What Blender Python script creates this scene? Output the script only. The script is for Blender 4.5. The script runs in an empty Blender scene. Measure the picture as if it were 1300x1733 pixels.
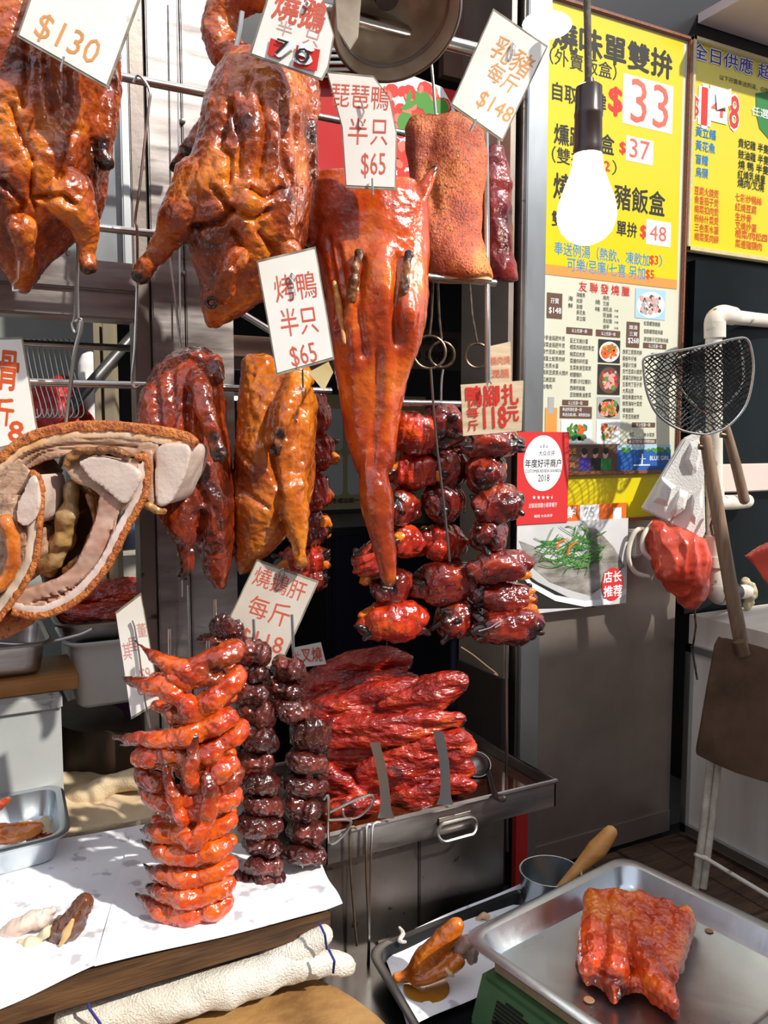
import bpy, bmesh, math, random
import numpy as np
from mathutils import Vector, Matrix
random.seed(7)
SC = bpy.context.scene
COL = SC.collection
# ------------------------------------------------------------------ camera
FPX, YAW, PITCH = 1400.0, math.radians(27.5), math.radians(-5.0)
CAM = Vector((0, 0, 1.55))
cy, sy, cp, sp = math.cos(YAW), math.sin(YAW), math.cos(PITCH), math.sin(PITCH)
R = Vector((cy, -sy, 0)); B = Vector((sy, cy, 0)); Z = Vector((0, 0, 1)); X = Vector((1, 0, 0)); Y = Vector((0, 1, 0))
FW = B * cp + Z * sp; UPC = -B * sp + Z * cp
cam = bpy.data.cameras.new('camera'); co = bpy.data.objects.new('camera', cam); COL.objects.link(co)
cam.sensor_fit = 'VERTICAL'; cam.sensor_height = 36.0; cam.sensor_width = 27.0; cam.lens = FPX / 1733 * 36
co.matrix_world = Matrix.Translation(CAM) @ Matrix((R, UPC, -FW)).transposed().to_4x4()
cam.clip_start = .02
SC.camera = co
# ------------------------------------------------------------------ sky, sun, exposure
SC.view_settings.view_transform = 'Standard'; SC.view_settings.look = 'None'
SC.view_settings.gamma = 1.0; SC.view_settings.use_curve_mapping = False
SC.view_settings.exposure = 0.18
wd = bpy.data.worlds.new('street_sky'); SC.world = wd; wd.use_nodes = True
nt = wd.node_tree; bg = nt.nodes['Background']
bg.inputs[0].default_value = (.84, .88, 1.0, 1); bg.inputs[1].default_value = 1.05
sun = bpy.data.lights.new('sun', 'SUN'); so = bpy.data.objects.new('sun', sun); COL.objects.link(so)
sun.energy = 4.6; sun.angle = math.radians(1.2); sun.color = (1, .95, .87)
so.rotation_euler = Vector((-.36, .66, -.66)).to_track_quat('-Z', 'Y').to_euler()

# ------------------------------------------------------------------ pixel <-> world helpers
def ray(u, v): return R * ((u - 650) / FPX) + UPC * ((866.5 - v) / FPX) + FW
def W(u, v, d):                       # point at horizontal distance d from the photographer
    r = ray(u, v); return CAM + r * (d / r.dot(B))
def P(u, v, y):                       # point on a plane parallel to the stall front
    r = ray(u, v); return CAM + r * (y / r.y)
def PZ(u, v, z):                      # point on a level surface
    r = ray(u, v); return CAM + r * ((z - CAM.z) / r.z)
def wx(u, y, v=743): return P(u, v, y).x
def wz(u, v, y): return P(u, v, y).z
def dist(p): return (Vector(p) - CAM).dot(B)
# ------------------------------------------------------------------ noise
_rng = np.random.RandomState(3)
_perm = _rng.permutation(256); _perm = np.concatenate([_perm, _perm, _perm])
_grad = _rng.normal(size=(256, 3)); _grad /= np.linalg.norm(_grad, axis=1)[:, None]
def pnoise(p):
    i = np.floor(p).astype(int); f = p - i; i &= 255
    w = f * f * f * (f * (f * 6 - 15) + 10); out = 0
    for a in (0, 1):
        for b in (0, 1):
            for c in (0, 1):
                h = _perm[_perm[_perm[(i[:, 0] + a) & 255] + ((i[:, 1] + b) & 255)] + ((i[:, 2] + c) & 255)]
                g = _grad[h & 255]; dd = f - np.array([a, b, c])
                n = (g * dd).sum(1)
                out = out + n * (w[:, 0] if a else 1 - w[:, 0]) * (w[:, 1] if b else 1 - w[:, 1]) * (w[:, 2] if c else 1 - w[:, 2])
    return out
# ------------------------------------------------------------------ mesh building
def frame_of(t, ref=None):
    t = t.normalized()
    ref = ref or (Z if abs(t.z) < .9 else X)
    s = t.cross(ref).normalized(); return s, s.cross(t).normalized()
class MB:
    def __init__(s): s.v = []; s.f = []
    def add(s, v, f):
        n = len(s.v); s.v += [Vector(p) for p in v]; s.f += [tuple(i + n for i in q) for q in f]; return s
    def box(s, c, a, b, c3):           # centre and three half vectors
        c, a, b, c3 = map(Vector, (c, a, b, c3)); v = []
        if a.cross(b).dot(c3) < 0: a = -a
        for k in (-1, 1):
            for j in (-1, 1):
                for i in (-1, 1): v.append(c + a * i + b * j + c3 * k)
        return s.add(v, [(0, 2, 3, 1), (4, 5, 7, 6), (0, 1, 5, 4), (2, 6, 7, 3), (0, 4, 6, 2), (1, 3, 7, 5)])
    def abox(s, x0, x1, y0, y1, z0, z1):
        return s.box(((x0 + x1) / 2, (y0 + y1) / 2, (z0 + z1) / 2), (abs(x1 - x0) / 2, 0, 0), (0, abs(y1 - y0) / 2, 0), (0, 0, abs(z1 - z0) / 2))
    def tube(s, pts, r, n=8, cap=True, closed=False):
        pts = [Vector(p) for p in pts]; m = len(pts)
        rs = r if isinstance(r, (list, tuple)) else [r] * m
        v = []; f = []; prev = None
        for i, p in enumerate(pts):
            if closed: t = pts[(i + 1) % m] - pts[i - 1]
            else: t = pts[min(i + 1, m - 1)] - pts[max(i - 1, 0)]
            if t.length < 1e-9: t = Vector((0, 0, 1))
            t.normalize()
            if prev is None: a, b = frame_of(t)
            else:
                a = (prev - t * prev.dot(t))
                a = a.normalized() if a.length > 1e-6 else frame_of(t)[0]
                b = a.cross(t)
            prev = a
            for k in range(n):
                q = 2 * math.pi * k / n; v.append(p + (a * math.cos(q) + b * math.sin(q)) * rs[i])
        for i in range(m if closed else m - 1):
            i2 = (i + 1) % m
            for k in range(n):
                k2 = (k + 1) % n; f.append((i * n + k, i * n + k2, i2 * n + k2, i2 * n + k))
        if cap and not closed:
            f.append(tuple(range(n - 1, -1, -1))); f.append(tuple((m - 1) * n + k for k in range(n)))
        return s.add(v, f)
    def loft(s, rings):
        n = len(rings[0]); v = [p for r_ in rings for p in r_]; f = []
        for i in range(len(rings) - 1):
            for k in range(n):
                k2 = (k + 1) % n; f.append((i * n + k, i * n + k2, (i + 1) * n + k2, (i + 1) * n + k))
        f.append(tuple(range(n - 1, -1, -1))); f.append(tuple((len(rings) - 1) * n + k for k in range(n)))
        return s.add(v, f)
    def sil(s, rows, d, n=22, pw=2.4):  # rows of (v, uLeft, uRight, half depth[, depth shift]): horizontal superellipse slices
        rings = []
        for row in rows:
            v_, ul, ur, h = row[:4]; dd = d + (row[4] if len(row) > 4 else 0)
            c = W((ul + ur) / 2, v_, dd); hw = abs(ur - ul) / 2 * dd / FPX
            ring = []
            for k in range(n):
                q = 2 * math.pi * k / n; a, b = math.cos(q), math.sin(q)
                a = math.copysign(abs(a) ** (2 / pw), a); b = math.copysign(abs(b) ** (2 / pw), b)
                ring.append(c + R * (hw * a) + B * (h * b))
            rings.append(ring)
        return s.loft(rings)
    def limb(s, pts, d, n=12):          # pixel joints (u, v, radius px[, depth shift]); rounded ends
        q = [(W(p[0], p[1], d + (p[3] if len(p) > 3 else 0)), p[2] * d / FPX) for p in pts]
        return s.chain(q, n)
    def chain(s, q, n=12):
        q = [(Vector(a), r) for a, r in q]; pts = []; rs = []
        for i in range(len(q) - 1):
            p0 = q[max(i - 1, 0)][0]; p1, r1 = q[i]; p2, r2 = q[i + 1]; p3 = q[min(i + 2, len(q) - 1)][0]
            for k in range(5):
                t = k / 5; t2 = t * t; t3 = t2 * t
                pts.append(.5 * (2 * p1 + (p2 - p0) * t + (2 * p0 - 5 * p1 + 4 * p2 - p3) * t2 + (3 * p1 - p0 - 3 * p2 + p3) * t3))
                rs.append(r1 + (r2 - r1) * t)
        pts.append(q[-1][0]); rs.append(q[-1][1])
        t0 = (pts[1] - pts[0]).normalized(); t1 = (pts[-1] - pts[-2]).normalized()
        r0, r1 = rs[0], rs[-1]
        pts = [pts[0] - t0 * r0 * .8, pts[0] - t0 * r0 * .45] + pts + [pts[-1] + t1 * r1 * .45, pts[-1] + t1 * r1 * .8]
        rs = [r0 * .45, r0 * .87] + rs + [r1 * .87, r1 * .45]
        return s.tube(pts, rs, n)
    def ell(s, c, a, b, c3, nu=14, nv=9):
        c, a, b, c3 = map(Vector, (c, a, b, c3)); rings = []
        for j in range(1, nv):
            th = math.pi * j / nv
            rings.append([c + (a * math.cos(2 * math.pi * k / nu) + b * math.sin(2 * math.pi * k / nu)) * math.sin(th) + c3 * math.cos(th) for k in range(nu)])
        return s.loft(rings)
    def plate(s, poly, off):            # polygon of world points extruded by vector off
        poly = [Vector(p) for p in poly]; off = Vector(off); n = len(poly)
        f = [tuple(range(n)), tuple(range(2 * n - 1, n - 1, -1))]
        for k in range(n): f.append((k, k + n, (k + 1) % n + n, (k + 1) % n))
        return s.add(poly + [p + off for p in poly], f)
    def lathe(s, prof, c, ax, n=32, closed=False):  # profile (radius, height) round axis ax through c
        c = Vector(c); ax = Vector(ax).normalized(); a, b = frame_of(ax); v = []; f = []; m = len(prof)
        for (r_, h) in prof:
            for k in range(n):
                q = 2 * math.pi * k / n; v.append(c + ax * h + (a * math.cos(q) + b * math.sin(q)) * r_)
        for i in range(m - (0 if closed else 1)):
            i2 = (i + 1) % m
            for k in range(n):
                k2 = (k + 1) % n; f.append((i * n + k, i * n + k2, i2 * n + k2, i2 * n + k))
        return s.add(v, f)
    def poly(s, pts): n = len(s.v); s.v += [Vector(p) for p in pts]; s.f.append(tuple(range(n, n + len(pts)))); return s
    def mesh(s, name='m'):
        me = bpy.data.meshes.new(name); me.from_pydata([tuple(p) for p in s.v], [], s.f); me.update(); return me
    def build(s, name, mt, parent=None, smooth=True, bevel=0, fix=True):
        me = s.mesh(name)
        if fix or bevel:
            bm = bmesh.new(); bm.from_mesh(me)
            if bevel:
                try: bmesh.ops.bevel(bm, geom=[e for e in bm.edges if len(e.link_faces) == 2 and e.calc_face_angle(0) > .5], offset=bevel, segments=2, affect='EDGES', clamp_overlap=True)
                except Exception: pass
            bmesh.ops.recalc_face_normals(bm, faces=bm.faces); bm.to_mesh(me); bm.free()
        return put(name, me, mt, parent, smooth)
def put(name, me, mt, parent=None, smooth=True):
    n = len(me.vertices); c = np.empty(n * 3); me.vertices.foreach_get('co', c); c = c.reshape(-1, 3)
    org = Vector((0, 0, 0))
    if parent is not None:
        p = parent; org = Vector((0, 0, 0))
        while p is not None: org += p.location; p = p.parent
        loc = Vector((0, 0, 0))
    else:
        lo, hi = c.min(0), c.max(0); org = Vector(((lo[0] + hi[0]) / 2, (lo[1] + hi[1]) / 2, lo[2])); loc = org
    c -= np.array(org); me.vertices.foreach_set('co', c.ravel()); me.update()
    me.name = name
    if mt is not None: me.materials.append(mt)
    if smooth:
        me.polygons.foreach_set('use_smooth', [True] * len(me.polygons))
        try: me.set_sharp_from_angle(angle=math.radians(38))
        except Exception: pass
    o = bpy.data.objects.new(name, me); COL.objects.link(o); o.location = loc
    if parent is not None: o.parent = parent
    return o
def tag(o, label, cat, group=None):
    o['label'] = label; o['category'] = cat
    if group: o['group'] = group
    return o
def thing(name, label, cat, loc=(0, 0, 0), group=None):
    o = bpy.data.objects.new(name, None); COL.objects.link(o); o.location = loc; o.empty_display_size = .02
    return tag(o, label, cat, group)
def struct(o): o['kind'] = 'structure'; return o
def flesh(mb, voxel=.003, smooth=5, disp=(), crease=(), char=(), lumps=()):
    me = mb.mesh('tmp'); ob = bpy.data.objects.new('tmp', me); COL.objects.link(ob)
    m = ob.modifiers.new('r', 'REMESH'); m.mode = 'VOXEL'; m.voxel_size = voxel
    if smooth: m = ob.modifiers.new('s', 'SMOOTH'); m.factor = .5; m.iterations = smooth
    out = bpy.data.meshes.new_from_object(ob.evaluated_get(bpy.context.evaluated_depsgraph_get()))
    bpy.data.objects.remove(ob); bpy.data.meshes.remove(me)
    n = len(out.vertices); c = np.empty(n * 3); out.vertices.foreach_get('co', c); c = c.reshape(-1, 3)
    nr = np.empty(n * 3); out.vertex_normals.foreach_get('vector', nr); nr = nr.reshape(-1, 3)
    h = np.zeros(n)
    for fr, amp, kind in disp:
        q = c * np.array(fr) if not np.isscalar(fr) else c * fr
        k = pnoise(q + 13.7)
        if kind == 'r': k = .5 - np.abs(k) * 2.2
        h += amp * k
    if len(crease) or len(lumps):
        rel = c - np.array(CAM); zc = rel @ np.array(FW)
        uu = 650 + FPX * (rel @ np.array(R)) / zc; vv = 866.5 - FPX * (rel @ np.array(UPC)) / zc
        fc = np.clip(-(nr @ np.array(B)) * 1.6 + .1, 0, 1)
        for pl, w, dep in crease:
            best = np.full(n, 1e9)
            for (a, b), (a2, b2) in zip(pl[:-1], pl[1:]):
                dx, dy = a2 - a, b2 - b; t = np.clip(((uu - a) * dx + (vv - b) * dy) / (dx * dx + dy * dy), 0, 1)
                best = np.minimum(best, np.hypot(uu - a - t * dx, vv - b - t * dy))
            h -= dep * np.exp(-(best / w) ** 2) * fc
        for (a, b, w, w2, dep) in lumps: h += dep * np.exp(-((uu - a) / w) ** 2 - ((vv - b) / w2) ** 2) * fc
    c = c + nr * h[:, None]
    out.vertices.foreach_set('co', c.ravel())
    at = out.attributes.new('char', 'FLOAT', 'POINT'); ch = np.zeros(n)
    for p, r_, *st in char: ch = np.maximum(ch, np.clip(1.6 * (1 - np.linalg.norm(c - np.array(p), axis=1) / r_), 0, 1) * (st[0] if st else 1))
    at.data.foreach_set('value', ch); out.update()
    return out
# ------------------------------------------------------------------ materials
def M(name, c1, c2=None, c3=None, scale=8, detail=5, rough=.5, r2=None, metal=0, coat=0, bump=0, bscale=60, bump2=0, bscale2=15, char=False, stretch=None, speck=None, speck_scale=60, speck_lo=.62, spec=.5, trans=0, emit=None, es=0, alpha=None, pos=(.3, .5, .7), sss=0):
    m = bpy.data.materials.new(name); m.use_nodes = True; t = m.node_tree; N = t.nodes; L = t.links
    bs = N['Principled BSDF']; I = bs.inputs
    I['Roughness'].default_value = rough; I['Metallic'].default_value = metal; I['Coat Weight'].default_value = coat
    I['Coat Roughness'].default_value = .07; I['Specular IOR Level'].default_value = spec; I['Transmission Weight'].default_value = trans
    if sss: I['Subsurface Weight'].default_value = sss; I['Subsurface Radius'].default_value = (.012, .004, .002); I['Subsurface Scale'].default_value = 1
    if alpha is not None: I['Alpha'].default_value = alpha
    if emit: I['Emission Color'].default_value = (*emit, 1); I['Emission Strength'].default_value = es
    tc = N.new('ShaderNodeTexCoord'); src = tc.outputs['Object']
    if stretch:
        mp = N.new('ShaderNodeMapping'); mp.inputs['Scale'].default_value = stretch; L.new(src, mp.inputs[0]); src = mp.outputs[0]
    def noise(sc, dt=5, rg=.55):
        n = N.new('ShaderNodeTexNoise'); n.inputs['Scale'].default_value = sc; n.inputs['Detail'].default_value = dt; n.inputs['Roughness'].default_value = rg
        L.new(src, n.inputs['Vector']); return n.outputs[0]
    col = None
    if c2 is None: I['Base Color'].default_value = (*c1, 1)
    else:
        rp = N.new('ShaderNodeValToRGB'); e = rp.color_ramp.elements
        cs = [c1, c2] + ([c3] if c3 else [])
        e[0].position = pos[0]; e[0].color = (*cs[0], 1); e[1].position = pos[-1]; e[1].color = (*cs[-1], 1)
        if c3: q = e.new(pos[1]); q.color = (*c2, 1)
        L.new(noise(scale, detail + (3 if char else 0), .66 if char else .55), rp.inputs[0]); col = rp.outputs[0]
    def mix(fac, a, b):
        x = N.new('ShaderNodeMix'); x.data_type = 'RGBA'
        L.new(fac, x.inputs[0])
        if a is None: x.inputs[6].default_value = (*c1, 1)
        else: L.new(a, x.inputs[6])
        x.inputs[7].default_value = (*b, 1); return x.outputs[2]
    if speck:
        mr = N.new('ShaderNodeMapRange'); mr.inputs[1].default_value = speck_lo; mr.inputs[2].default_value = speck_lo + .08
        L.new(noise(speck_scale, 3), mr.inputs[0]); col = mix(mr.outputs[0], col, speck)
    if char:
        a = N.new('ShaderNodeAttribute'); a.attribute_name = 'char'; mm = N.new('ShaderNodeMath'); mm.operation = 'MULTIPLY_ADD'
        nz = noise(60, 3); ad = N.new('ShaderNodeMath'); ad.operation = 'MULTIPLY'; L.new(a.outputs['Fac'], ad.inputs[0])
        q = N.new('ShaderNodeMath'); q.operation = 'ADD'; q.inputs[1].default_value = .55; L.new(nz, q.inputs[0]); L.new(q.outputs[0], ad.inputs[1]); ad.use_clamp = True
        col = mix(ad.outputs[0], col, (.012, .006, .004))
    if col is not None: L.new(col, I['Base Color'])
    if r2 is not None:
        mr = N.new('ShaderNodeMapRange'); mr.inputs[1].default_value = .3; mr.inputs[2].default_value = .7; mr.inputs[3].default_value = rough; mr.inputs[4].default_value = r2
        L.new(noise(scale * 1.7, 4), mr.inputs[0]); L.new(mr.outputs[0], I['Roughness'])
    if bump:
        b = N.new('ShaderNodeBump'); b.inputs['Strength'].default_value = bump; b.inputs['Distance'].default_value = .004
        L.new(noise(bscale, 4), b.inputs['Height'])
        if bump2:
            b2 = N.new('ShaderNodeBump'); b2.inputs['Strength'].default_value = bump2; b2.inputs['Distance'].default_value = .012
            L.new(noise(bscale2, 3), b2.inputs['Height']); L.new(b2.outputs[0], b.inputs['Normal'])
        L.new(b.outputs[0], I['Normal'])
        if coat: L.new(b.outputs[0], I['Coat Normal'])
    return m
def flat(name, c, rough=.55, spec=.3): return M(name, c, rough=rough, spec=spec)
goose_m = M('roast_goose_skin', (.06, .008, .003), (.38, .060, .005), (.70, .19, .011), scale=12, rough=.26, coat=.75, bump=.5, bscale=120, bump2=.6, bscale2=34, char=True, pos=(.36, .51, .64))
goose2_m = M('dark_roast_skin', (.05, .007, .003), (.27, .032, .006), (.60, .15, .011), scale=10, rough=.22, coat=.8, bump=.35, bscale=110, bump2=.5, bscale2=30, char=True, pos=(.36, .54, .70))
amber_m = M('amber_roast_skin', (.20, .025, .004), (.50, .12, .008), (.72, .24, .016), scale=9, rough=.25, coat=.7, bump=.3, bscale=100, bump2=.45, bscale2=30, char=True, pos=(.34, .48, .64))
pipa_m = M('red_lacquered_skin', (.22, .016, .004), (.50, .06, .006), (.74, .19, .014), scale=8, rough=.22, coat=.8, bump=.3, bscale=120, bump2=.35, bscale2=26, char=True, pos=(.34, .5, .68))
bone_m = M('roasted_bone', (.11, .03, .01), (.36, .14, .04), scale=40, rough=.4, coat=.3, bump=.4, char=True)
crack_m = M('pork_crackling', (.24, .028, .010), (.50, .095, .022), (.66, .24, .04), scale=14, rough=.42, coat=.25, bump=.8, bscale=320, speck=(.20, .03, .012), speck_scale=230, speck_lo=.55, char=True, pos=(.32, .5, .68))
cured_m = M('cured_meat', (.05, .006, .008), (.17, .012, .014), (.26, .03, .02), scale=14, rough=.3, coat=.5, bump=.5, bscale=90, bump2=.5, bscale2=30)
wing_m = M('glazed_wing_skin', (.20, .010, .003), (.50, .042, .004), (.70, .115, .006), scale=22, rough=.2, coat=.85, bump=.3, bscale=170, bump2=.3, bscale2=50, char=True, pos=(.32, .48, .66))
liver2_m = M('brown_glazed_liver', (.03, .006, .005), (.10, .018, .012), (.21, .04, .025), scale=18, rough=.2, coat=.8, bump=.3, bscale=140, bump2=.5, bscale2=45, pos=(.34, .52, .7))
liver_m = M('glazed_liver', (.012, .003, .003), (.055, .009, .006), (.13, .020, .012), scale=18, rough=.17, coat=.9, bump=.3, bscale=140, bump2=.5, bscale2=45, pos=(.34, .52, .7))
char_m = M('char_siu_glaze', (.15, .006, .004), (.42, .022, .007), (.66, .115, .010), scale=12, rough=.18, coat=.9, bump=.4, bscale=150, bump2=.6, bscale2=60, char=True, stretch=(.6, 1.6, 1.9), pos=(.32, .5, .7))
wrap_m = M('glazed_wrap', (.16, .006, .004), (.46, .024, .006), (.66, .075, .006), scale=20, rough=.18, coat=.9, bump=.3, bscale=150, bump2=.4, bscale2=60, char=True, pos=(.34, .5, .68))
wrapd_m = M('dark_glazed_wrap', (.035, .004, .003), (.17, .010, .005), (.40, .04, .006), scale=22, rough=.17, coat=.9, bump=.3, bscale=150, bump2=.4, bscale2=60, char=True, pos=(.34, .52, .70))
fill_m = M('orange_filling', (.50, .07, .004), (.80, .24, .012), scale=30, rough=.25, coat=.6, bump=.3)
burnt_m = M('burnt_ends', (.006, .004, .004), (.035, .010, .006), scale=60, rough=.3, coat=.6, bump=.6, bscale=120)
rind_m = M('roast_rind', (.40, .09, .015), (.62, .21, .035), scale=40, rough=.45, bump=.9, bscale=260, speck=(.25, .05, .03), speck_scale=190, speck_lo=.56)
fat_m = M('pork_fat', (.72, .36, .12), (.78, .58, .42), scale=25, rough=.35, coat=.3, bump=.2)
pork_m = M('pork_meat', (.30, .15, .08), (.56, .37, .25), scale=26, rough=.42, bump=.35, bscale=140, stretch=(1, 1, 2.5), coat=.15)
loin_m = M('pork_loin', (.52, .39, .32), (.66, .53, .45), scale=20, rough=.45, bump=.2, bscale=180)
offal_m = M('roasted_ribs', (.06, .016, .005), (.24, .09, .018), (.40, .20, .05), scale=22, rough=.3, coat=.4, bump=.6, bscale=90, bump2=.5, bscale2=35)
steel_m = M('brushed_steel', (.26, .23, .22), (.52, .48, .45), scale=6, rough=.26, r2=.44, metal=1, bump=.05, bscale=300, stretch=(1, 1, 6), speck=(.25, .18, .14), speck_scale=130, speck_lo=.70)
steeld_m = M('stained_steel', (.20, .16, .14), (.40, .35, .31), scale=4, rough=.30, r2=.46, metal=1, bump=.08, bscale=60, speck=(.09, .06, .045), speck_scale=45, speck_lo=.66)
panel_m = M('dull_steel_panel', (.32, .265, .23), (.46, .39, .34), scale=5, rough=.34, r2=.46, metal=.8, bump=.04, bscale=200)
alu_m = M('aluminium_post', (.44, .47, .49), (.58, .61, .62), scale=4, rough=.28, r2=.4, metal=1, stretch=(1, 1, .3))
wire_m = M('steel_wire', (.55, .52, .48), (.70, .68, .64), scale=30, rough=.25, metal=1)
oldwire_m = M('burnt_wire', (.06, .04, .03), (.30, .22, .15), scale=70, rough=.4, metal=.8)
trayst_m = M('tray_steel', (.46, .52, .56), (.60, .65, .68), scale=7, rough=.24, r2=.38, metal=1, bump=.05, bscale=60)
glass_m = M('dark_tank_glass', (.003, .005, .005), (.010, .015, .017), scale=3, rough=.25, spec=.14)
black_m = M('black_enamel', (.008, .008, .010), rough=.3)
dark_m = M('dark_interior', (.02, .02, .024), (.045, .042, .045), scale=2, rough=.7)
brown_m = M('brown_anodised', (.10, .055, .04), (.16, .09, .065), scale=6, rough=.4, metal=.4)
tile_m = M('pale_tile', (.22, .24, .22), (.34, .36, .33), scale=4, rough=.5)
wood_m = M('board_wood', (.022, .010, .005), (.075, .034, .012), (.13, .065, .022), scale=14, rough=.55, bump=.4, bscale=60, stretch=(.5, 5, 5))
woodl_m = M('handle_wood', (.13, .075, .045), (.28, .18, .11), scale=20, rough=.6, bump=.3, stretch=(4, 4, .5))
woodd_m = M('dark_handle_wood', (.045, .03, .022), (.11, .075, .055), scale=18, rough=.6, bump=.3, stretch=(4, 4, .5))
block_m = M('chopping_block_wood', (.16, .075, .02), (.34, .18, .06), (.42, .26, .10), scale=9, rough=.55, bump=.5, bscale=70, bump2=.3, bscale2=12)
floor_m = M('worn_deck_wood', (.035, .018, .010), (.13, .07, .04), scale=12, rough=.5, bump=.5, bscale=40, stretch=(1, 8, 8))
paper_m = M('greasy_paper', (.80, .80, .83), (.90, .90, .92), scale=9, rough=.42, speck=(.50, .49, .52), speck_scale=30, speck_lo=.575)
card_m = M('price_card', (.84, .80, .70), (.92, .90, .86), scale=12, rough=.35, coat=.4, speck=(.55, .42, .24), speck_scale=30, speck_lo=.72)
cardedge_m = M('card_lamination', (.16, .13, .09), (.40, .36, .28), scale=60, rough=.4)
cardwood_m = M('wooden_price_board', (.50, .36, .20), (.72, .60, .42), scale=12, rough=.6, stretch=(1, 1, 9))
towel_m = M('terry_towel', (.66, .60, .48), (.80, .76, .68), scale=12, rough=.95, bump=1.0, bscale=420, speck=(.42, .27, .15), speck_scale=16, speck_lo=.66)
cloth_m = M('beige_cloth', (.52, .38, .22), (.68, .55, .36), scale=8, rough=.9, bump=.4, bscale=300)
purple_m = M('purple_cloth', (.09, .025, .09), (.15, .05, .14), scale=10, rough=.9, bump=.5, bscale=200)
white_m = M('white_plastic', (.72, .72, .70), (.84, .84, .82), scale=6, rough=.4)
pvc_m = M('grimy_pvc', (.62, .54, .42), (.76, .72, .64), scale=20, rough=.5, speck=(.22, .16, .10), speck_scale=38, speck_lo=.60)
foam_m = M('styrofoam', (.66, .65, .62), (.80, .79, .77), scale=12, rough=.8, bump=.5, bscale=240, speck=(.38, .33, .27), speck_scale=70, speck_lo=.70)
cab_m = M('cream_cabinet', (.62, .55, .46), (.80, .74, .66), scale=4, rough=.5, stretch=(1, 4, .6), speck=(.40, .22, .08), speck_scale=12, speck_lo=.70)
bag_m = M('red_plastic_bag', (.62, .05, .025), (.82, .13, .07), scale=14, rough=.22, bump=.5, bscale=40, trans=.2, spec=.6)
redpaint_m = M('red_paint', (.40, .012, .010), (.55, .02, .015), scale=5, rough=.5)
rust_m = M('rusty_plate', (.065, .035, .02), (.14, .08, .046), (.19, .115, .07), scale=8, rough=.5, metal=.4, bump=.3, bscale=60)
green_m = M('green_scale_body', (.055, .13, .05), (.09, .19, .08), scale=12, rough=.4)
shade_m = M('enamel_shade', (.26, .19, .12), (.62, .54, .42), scale=9, rough=.4, metal=.3, bump=.15)
bake_m = M('bakelite', (.025, .014, .012), (.05, .03, .025), scale=20, rough=.3)
sauce_m = M('dark_sauce', (.03, .006, .002), (.10, .02, .004), scale=10, rough=.06, coat=1)
bulb_m = M('lit_bulb', (1, .97, .9), emit=(1, .93, .80), es=22)
led_m = M('lit_led', (1, 1, 1), emit=(.85, .95, 1), es=14)
# print colours
k_yellow = M('print_yellow', (.68, .56, .006), rough=.3, coat=.3)
k_cream = M('print_cream', (.58, .58, .45), (.64, .64, .52), scale=4, rough=.4)
k_black = flat('print_black', (.02, .018, .015)); k_red = flat('print_red', (.62, .03, .02)); k_blue = flat('print_blue', (.03, .22, .55))
k_navy = flat('print_navy', (.05, .035, .28)); k_white = flat('print_white', (.82, .84, .86)); k_orange = flat('print_orange', (.72, .14, .02))
k_ored = flat('print_orange_red', (.66, .10, .02)); k_brown = flat('print_brown', (.12, .06, .04)); k_green = flat('print_green', (.03, .20, .05))
k_leaf = flat('print_leaf', (.07, .26, .035)); k_gray = flat('print_grey', (.36, .36, .36)); k_pink = flat('print_pink', (.62, .34, .30))
k_sea = flat('print_sea', (.02, .10, .36)); k_sky = flat('print_sky', (.35, .55, .72)); k_ora2 = flat('print_tangerine', (.62, .28, .06))
k_ink = M('red_ink', (.62, .085, .045), (.70, .14, .08), scale=40, rough=.5); k_inko = M('faded_ink', (.72, .28, .06), (.78, .40, .14), scale=40, rough=.5)
k_award = M('award_red', (.62, .035, .035), rough=.35, coat=.2)
# ------------------------------------------------------------------ text
_tc = {}
def glyphs(s, bold=0):
    key = (s, bold)
    if key not in _tc:
        c = bpy.data.curves.new('t', 'FONT'); c.body = s; c.resolution_u = 2; c.offset = bold; c.fill_mode = 'FRONT'
        o = bpy.data.objects.new('t', c); COL.objects.link(o)
        me = bpy.data.meshes.new_from_object(o.evaluated_get(bpy.context.evaluated_depsgraph_get()))
        v = [tuple(q.co) for q in me.vertices]; f = [tuple(q.vertices) for q in me.polygons]
        bpy.data.objects.remove(o); bpy.data.curves.remove(c); bpy.data.meshes.remove(me)
        a = np.array(v) if v else np.zeros((1, 3)); _tc[key] = (v, f, a[:, 0].min(), a[:, 0].max(), a[:, 1].min(), a[:, 1].max())
    return _tc[key]
def text(mb, s, c, ex, ey, w, h, bold=0, mirror=False):   # fit string in a w x h box centred on c; bold draws it again a hair aside
    v, f, x0, x1, y0, y1 = glyphs(s, 0)
    if not f: return
    kx, ky = w / (x1 - x0), h / (y1 - y0); c = Vector(c); nn = ex.cross(ey).normalized()
    offs = [(0, 0)] if not bold else [(-bold, 0), (bold, 0), (0, bold), (0, -bold)]
    for i, (a, b) in enumerate(offs):
        mb.add([c + nn * (.00003 * i) + ex * ((p[0] - (x0 + x1) / 2 + a) * kx) + ey * ((p[1] - (y0 + y1) / 2 + b) * ky) for p in v], f)
def ORD(i): return ['first', 'second', 'third', 'fourth', 'fifth', 'sixth', 'seventh', 'eighth', 'ninth', 'tenth', 'eleventh', 'twelfth', 'thirteenth', 'fourteenth', 'fifteenth', 'sixteenth', 'seventeenth', 'eighteenth', 'nineteenth', 'twentieth', 'twenty-first', 'twenty-second'][i]
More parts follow.
